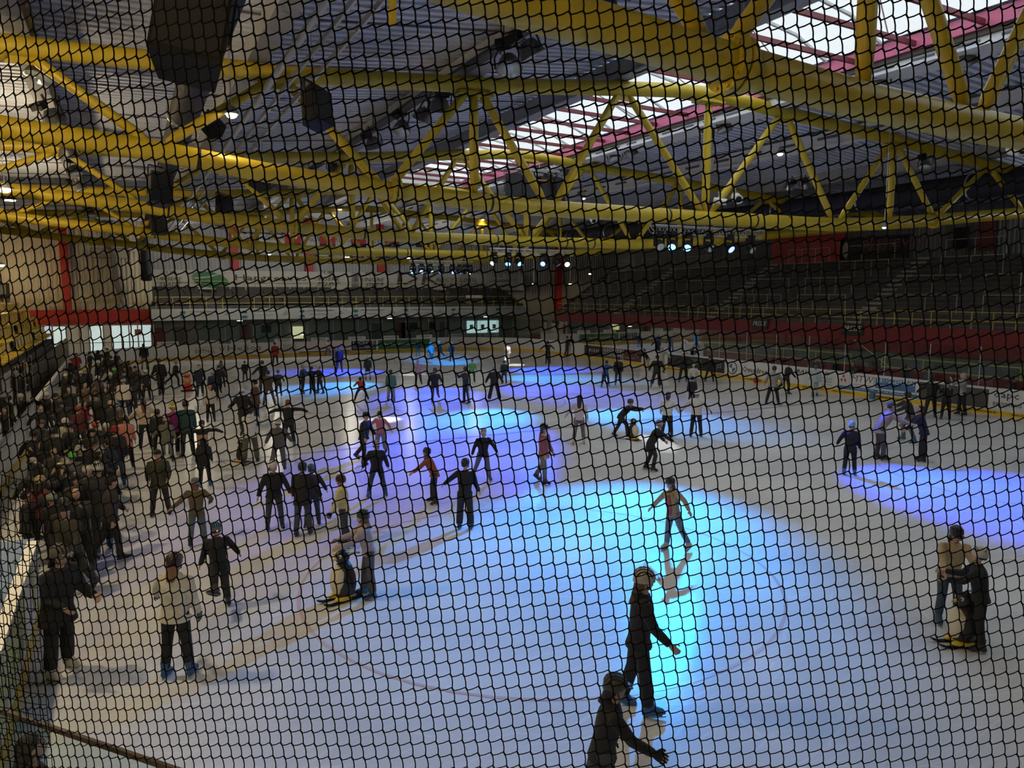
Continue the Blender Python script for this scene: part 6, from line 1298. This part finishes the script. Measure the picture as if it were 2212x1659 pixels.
for ci, (x0, y0) in enumerate(basis):
    up_, dn_ = [], []; x, y = x0, y0
    for k in range(42): x -= field(DVX, x, y); y -= field(DVY, x, y); up_.append((x, y))
    x, y = x0, y0
    for k in range(42): x += field(DVX, x, y); y += field(DVY, x, y); dn_.append((x, y))
    cols.append(up_[::-1] + [(x0, y0)] + dn_)
rnd = random.Random(3)
G = [[(x + 2.2 * math.sin(j * .31 + i * .05) + rnd.uniform(-.9, .9), y + 2.6 * math.sin(i * .22 + j * .12) + rnd.uniform(-.9, .9)) for j, (x, y) in enumerate(c)] for i, c in enumerate(cols)]
def P3(q): return net_point(q[0], q[1], sheet_depth(q[0]))
def prism(m, a, c, r):
    d = (c - a).normalized(); u = d.cross(FW).normalized() * r; v = d.cross(u).normalized() * r
    m._add([a + u, a + v, a - u, a - v, c + u, c + v, c - u, c - v], [(0, 1, 5, 4), (1, 2, 6, 5), (2, 3, 7, 6), (3, 0, 4, 7)])
nm = MB(); RAD = .0022
for i in range(len(G)):
    for j in range(len(G[0])):
        q = G[i][j]; a = P3(q); RAD = .0021 + .0005 * max(0, min(1, (900 - q[1]) / 700))
        if j + 1 < len(G[0]):
            n = G[i][j + 1]; c = P3((q[0] + 1.2, q[1])); md = P3(((q[0] + n[0]) / 2 + 1.5, (q[1] + n[1]) / 2)); e = P3((n[0] - 1.2, n[1])); prism(nm, c, md, RAD); prism(nm, md, e, RAD)
        if i + 1 < len(G):
            n = G[i + 1][j]; t = field(DVY, *q) * .115
            c = P3((q[0] + 2.2, q[1] + t)); e = P3((n[0] - 2.2, n[1] - t)); md = P3(((q[0] + n[0]) / 2, (q[1] + n[1]) / 2 + 1.2)); prism(nm, c, md, RAD * .9); prism(nm, md, e, RAD * .9)
        t = 4.2; prism(nm, P3((q[0] - 2.4, q[1] - t)), P3((q[0] + 2.4, q[1] + t)), RAD * 1.35)
net = empty('safety_net', net_point(1106, 1900, 2.4), 0, 'black knotted safety net hanging in front of the whole view', 'net')
cordm = mat('net_cord', (.0025, .0025, .003), .8, spec=.1)
part('netting', nm, cordm, net)
fm = MB()
# gathered second layer of net in the lower left corner
FG = [[net_point(-120 + i * 15.5 + (j * .9) - 10 * math.sin(j * .15), 1010 + j * 23 + i * 2.2 + 3 * math.sin(i * .7), 3.05 + .05 * i) for j in range(30)] for i in range(14)]
for i in range(14):
    for j in range(30):
        if j < 29: prism(fm, FG[i][j], FG[i][j + 1], RAD)
        if i < 13: prism(fm, FG[i][j], FG[i + 1][j], RAD * .9)
part('gathered_edge', fm, cordm, net)
for jj, nm_ in ((0, 'top_rope'), (len(G[0]) - 1, 'bottom_rope')):
    b = MB(); b.tube([P3(G[i][jj]) for i in range(0, len(G), 2)], .012, 6); part(nm_, b, mat('net_rope', (.03, .03, .03), .7), net)
# ---------------------------------------------------------------- lettering to meshes, fitted to width
dg_ = bpy.context.evaluated_depsgraph_get(); dg_.update()
for o, wd in TEXTS:
    me = bpy.data.meshes.new_from_object(o.evaluated_get(dg_)); xs_ = [v.co.x for v in me.vertices]
    n = link('lettering', me, o.parent, o.location, o.rotation_euler)
    if wd and xs_: n.scale.x = wd / max(1e-4, max(xs_) - min(xs_))
    cu = o.data; bpy.data.objects.remove(o); bpy.data.curves.remove(cu)
